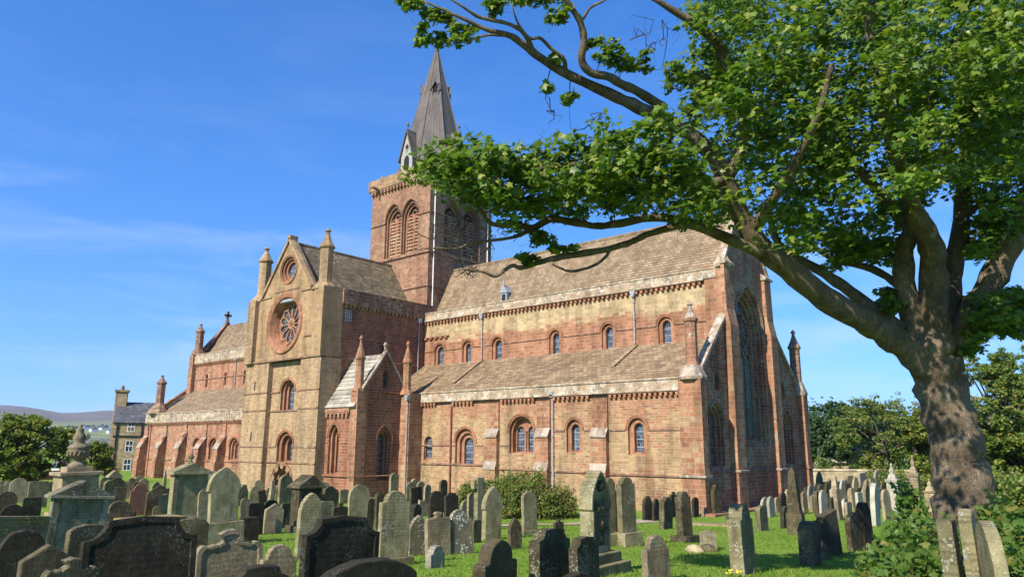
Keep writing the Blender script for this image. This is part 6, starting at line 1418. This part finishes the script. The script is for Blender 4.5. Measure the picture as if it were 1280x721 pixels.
mb = MB(); q = [c + RGT * -2.2, c + RGT * 2.6]; dz = Vector((FWD.x, FWD.y, 0)).normalized()
mb.prism([(q[0].x, q[0].y, -.2), (q[1].x, q[1].y, -.2), tuple((q[1] + dz * 4).xy) + (-.2,), tuple((q[0] + dz * 4).xy) + (-.2,)], (0, 0, 2.3)); mb.build('wall', M['wall'], hu)
rb = MB(); e0, e1 = Vector((q[0].x, q[0].y, 2.0)) - dz * .3, Vector((q[1].x, q[1].y, 2.0)) - dz * .3; r0, r1 = Vector((q[0].x, q[0].y, H1)) + dz * 2, Vector((q[1].x, q[1].y, H1)) + dz * 2
course_roof(rb, e0, e1, r0, r1, 8); course_roof(rb, e1 + dz * 4.6, e0 + dz * 4.6, r1, r0, 8); pieces(rb, 'roof', M['roof_flag'], hu)
# tall stone house beyond the nave
HX = -104.0
def hy(px, py=560): d = ray(px, py); return d.y * (HX / d.x)
def hzz(px, py): d = ray(px, py); return EYE + d.z * (HX / d.x)
y0, y1 = hy(139), hy(139) + 15; eav, rid = hzz(150, 528), hzz(165, 501)
ho = thing('stone_house', 'tall tan stone house with grey slate roof behind the church\'s left end', 'house', (HX, y0, 0), worldparts=True)
HO = ho
fH = east(HX); wins = []; holes = []
cols = [hy(160, 555), hy(160, 555) + 3.0, hy(160, 555) + 6.0, hy(160, 555) + 9]; rows = [hzz(158, 533), hzz(158, 557), hzz(158, 580)]
for cy in cols:
    for k, cz in enumerate(rows): holes.append([(cy - .45, cz - (.7 if k else .6)), (cy + .45, cz - (.7 if k else .6)), (cy + .45, cz + (.7 if k else .6)), (cy - .45, cz + (.7 if k else .6))])
mb = MB(); wall_sheet(mb, fH, [(y0, -1), (y1, -1), (y1, eav), (y0, eav)], holes); mb.build('front_wall', M['house'], ho)
mb = MB(); mb.prism([(HX - .02, y0, -1), (HX - .02, y0, eav), (HX - 4, y0, rid), (HX - 8, y0, eav), (HX - 8, y0, -1)], (0, -.3, 0)); mb.build('gable_wall', M['house'], ho)
mb = MB(); mb.prism([(HX - .02, y1, -1), (HX - .02, y1, eav), (HX - 4, y1, rid), (HX - 8, y1, eav), (HX - 8, y1, -1)], (0, .3, 0)); mb.build('gable_wall', M['house'], ho)
for h in holes:
    wn_o = opening(ho, fH, [h], [.2], M['white'], glass='glass_dark'); c0, c1, c2_, c3 = h; fb = MB(); u0_, u1_, z0_, z1_ = c0[0], c1[0], c0[1], c2_[1]
    for (a0, a1, b0_, b1) in ((u0_ - .05, u1_ + .05, z0_ - .07, z0_), (u0_, u1_, z1_ - .06, z1_ - .002), (u0_ + .002, u0_ + .07, z0_, z1_ - .06), (u1_ - .07, u1_ - .002, z0_, z1_ - .06), (u0_, u1_, (z0_ + z1_) / 2 - .05, (z0_ + z1_) / 2 + .05), ((u0_ + u1_) / 2 - .03, (u0_ + u1_) / 2 + .03, z0_, z1_)):
        blk(fb, fH, a0, a1, b0_, b1, .03, -.12)
    fb.build('frame', M['white'], wn_o)
rb = MB(); course_roof(rb, (HX + .25, y1 + .2, eav), (HX + .25, y0 - .2, eav), (HX - 4, y1 + .2, rid), (HX - 4, y0 - .2, rid), 18); course_roof(rb, (HX - 8.2, y0 - .2, eav), (HX - 8.2, y1 + .2, eav), (HX - 4, y0 - .2, rid), (HX - 4, y1 + .2, rid), 8); pieces(rb, 'roof', M['roof_grey'], ho)
cb = MB(); cb.box(HX - 5, HX - 3, y0 - .4, y0 + 1.0, eav, rid + 1.3); cb.box(HX - 5.15, HX - 2.85, y0 - .55, y0 + 1.15, rid + 1.3, rid + 1.6); ch = cb.build('chimney', M['house'], ho)
for k in range(3): pb = MB(); pb.lathe([(.16, rid + 1.6), (.2, rid + 1.9), (.15, rid + 2.2)], (HX - 4.6 + .6 * k, y0 + .3, 0), 8); pb.build('chimney_pot', M['trim'], ch)
dp = MB(); dp.tube([(HX + .1, y0 + .4, 0), (HX + .1, y0 + .4, eav - 2), (HX + .1, y0 + .4, eav)], .08, 6); dp.build('downpipe', M['dark'], ho)
dp = MB(); dp.tube([(HX + .1, hy(172), eav - 3), (HX + .1, hy(172), eav - 1.5), (HX + .1, hy(172), eav)], .08, 6); dp.build('downpipe', M['dark'], ho)
dp = MB(); blk(dp, fH, y0, y1, hzz(150, 545) - .1, hzz(150, 545) + .1, .1); dp.build('string_course', M['dark'], ho)
HO.rotation_euler.z = math.radians(-25)
# cottages and rooftops beyond the churchyard
def cottage(px, py, d, wpx, hpx, wallm, roofm, label, zb=None, group=None):
    c = at(px, py, d); w = wpx * d / FPX; h = hpx * d / FPX; z0 = c.z if zb is None else zb; h = c.z + h - z0
    t_ = thing('cottage', label, 'house', (c.x, c.y, z0), group, worldparts=True); r = Vector((RGT.x, RGT.y, 0)).normalized(); f = Vector((-r.y, r.x, 0)); o = Vector((c.x, c.y, z0)); D = w * .6
    mb = MB(); mb.prism([o - r * w / 2, o + r * w / 2, o + r * w / 2 + f * D, o - r * w / 2 + f * D], (0, 0, h * .6)); mb.build('wall', M[wallm], t_)
    rb = MB(); rb.prism([o - r * w * .53 - f * D * .08 + Vector((0, 0, h * .6)), o - r * w * .53 + f * D * 1.08 + Vector((0, 0, h * .6)), o - r * w * .53 + f * D * .5 + Vector((0, 0, h))], r * w * 1.06); rb.build('roof', M[roofm], t_)
    cb = MB(); q = o - r * w * .42 + f * D * .5; cb.box(q.x - w * .05, q.x + w * .05, q.y - w * .05, q.y + w * .05, z0 + h * .9, z0 + h * 1.15); cb.build('chimney', M[wallm], t_)
    for k in (-.25, .2):
        wb2 = MB(); q = o + r * w * k - f * .03 + Vector((0, 0, h * .2)); wb2.prism([q, q + r * w * .1, q + r * w * .1 + Vector((0, 0, h * .22)), q + Vector((0, 0, h * .22))], f * .05); wb2.build('window', M['glass_dark'], t_)
    return t_
cottage(75, 596, 90, 24, 22, 'white', 'roof_grey', 'low white cottage with grey roof between the left tree and the urn', zb=-1)
cottage(118, 570, 170, 46, 22, 'house', 'roof_grey', 'house with a wide grey roof behind the small dark tree', zb=-2)
cottage(108, 562, 260, 26, 14, 'white', 'roof_grey', 'far white-gabled house beside the urn monument\'s top', zb=-2)
for k in range(16):
    px = 74 + (k * 29 % 66) + rnd.uniform(-2, 2); d = rnd.uniform(1150, 1500)
    c = at(px, 545, d); c.z = hz_(math.atan2(-c.x, c.y), math.hypot(c.x, c.y)) - 1
    w, h = rnd.uniform(9, 14), rnd.uniform(7, 10); t_ = thing('far_house', 'tiny white house scattered on the far shore below the hills', 'house', tuple(c), 'white houses on the far shore', worldparts=True)
    mb = MB(); mb.box(c.x - w / 2, c.x + w / 2, c.y - w / 2, c.y + w / 2, c.z - 2, c.z + h * .6); mb.build('wall', M['white'], t_)
    mb = MB(); mb.prism([(c.x - w * .55, c.y - w * .55, c.z + h * .6), (c.x - w * .55, c.y + w * .55, c.z + h * .6), (c.x - w * .55, c.y, c.z + h)], (w * 1.1, 0, 0)); mb.build('roof', M['roof_grey'], t_)
p0, p1 = at(40, 600, 70), at(75, 598, 74); p0.z = p1.z = -.3
mb = MB(); mb.prism([p0, p0 + Vector((.4, .4, 0)), p0 + Vector((.4, .4, 1.1)), p0 + Vector((0, 0, 1.1))], p1 - p0); tag(mb.build('garden_wall', M['redbutt']), 'short pinkish garden wall beyond the stones at the left', 'wall')

# ------------------------------------------------------------------ longer grass left by the mower round the stones
B0 = []; 
for o in list(COL.objects):
    if o.parent is None and o.get('category') in ('gravestone', 'tomb', 'obelisk', 'cross', 'monument', 'slab', 'stone'):
        if fdep(o.location.x, o.location.y) > 30: continue
        for k in range(46):
            B0.append((o.location.x + RNG.normal(0, .17), o.location.y + RNG.uniform(-.55, .55), o.location.z))
B0 = np.array(B0); B0[:, 2] = [gz(x, y) - .01 for x, y in B0[:, :2]]; n = len(B0); an = RNG.uniform(0, 6.283, n); hg = RNG.uniform(.07, .2, n)
sd2 = np.stack([np.cos(an), np.sin(an), np.zeros(n)], 1) * .008; tp = B0 + np.concatenate([RNG.normal(0, .35, (n, 2)) * hg[:, None], hg[:, None]], 1)
M['tuft'] = leaf_mat('grass_tuft', (0.11, 0.18, 0.02), (0.19, 0.25, 0.04), (0.30, 0.26, 0.10), 0.25, transl=.4, rough=.6)
tag(np_mesh('grass_tufts', np.stack([B0 - sd2, B0 + sd2, tp], 1).reshape(-1, 3), np.arange(3 * n).reshape(n, 3), M['tuft']), 'longer grass tufts at the feet of the gravestones', 'grass', kind='stuff')

# ------------------------------------------------------------------ lawn grass
n = 150000; s_ = 7 + 31 * RNG.uniform(0, 1, n) ** 1.25; lat = RNG.uniform(-.74, .74, n) * s_
f2_ = np.array([-_sy, _cy]); r2_ = np.array([_cy, _sy]); xy = s_[:, None] * f2_ + lat[:, None] * r2_
zz = np.array([gz(x, y) for x, y in xy]); hgt = RNG.uniform(.025, .065, n) * (1 + .4 * np.sin(xy[:, 0] * 1.3) * np.cos(xy[:, 1] * 1.1)); an = RNG.uniform(0, 6.283, n); wd = RNG.uniform(.006, .012, n) * (1 + s_ / 25)
base = np.concatenate([xy, zz[:, None] - .004], 1); side = np.stack([np.cos(an), np.sin(an), np.zeros(n)], 1) * wd[:, None]
tip = base + np.concatenate([RNG.normal(0, .4, (n, 2)) * hgt[:, None], hgt[:, None]], 1)
V = np.stack([base - side, base + side, tip], 1).reshape(-1, 3); F = np.arange(3 * n).reshape(n, 3)
M['blade'] = leaf_mat('grass_blade', (0.14, 0.24, 0.022), (0.21, 0.31, 0.038), (0.28, 0.26, 0.07), 0.08, transl=.45, rough=.6)
tag(np_mesh('lawn_grass', V, F, M['blade']), 'short bright green grass of the churchyard lawn', 'grass', kind='stuff')

# ------------------------------------------------------------------ air: far hills fade a little to blue
hm = bpy.data.materials.new('haze_air'); hm.use_nodes = True; ht = hm.node_tree; ht.nodes.clear()
ho_ = ht.nodes.new('ShaderNodeOutputMaterial'); hv = ht.nodes.new('ShaderNodeVolumePrincipled')
hv.inputs['Color'].default_value = (0.72, 0.84, 1.0, 1); hv.inputs['Density'].default_value = 0.00009; hv.inputs['Anisotropy'].default_value = 0.1
ht.links.new(hv.outputs[0], ho_.inputs['Volume'])
hb = MB(); hb.box(-9100, 9100, -9100, 9100, -4, 330); tag(hb.build('haze', hm), 'thin blue summer haze in front of the far hills', 'haze', kind='stuff')
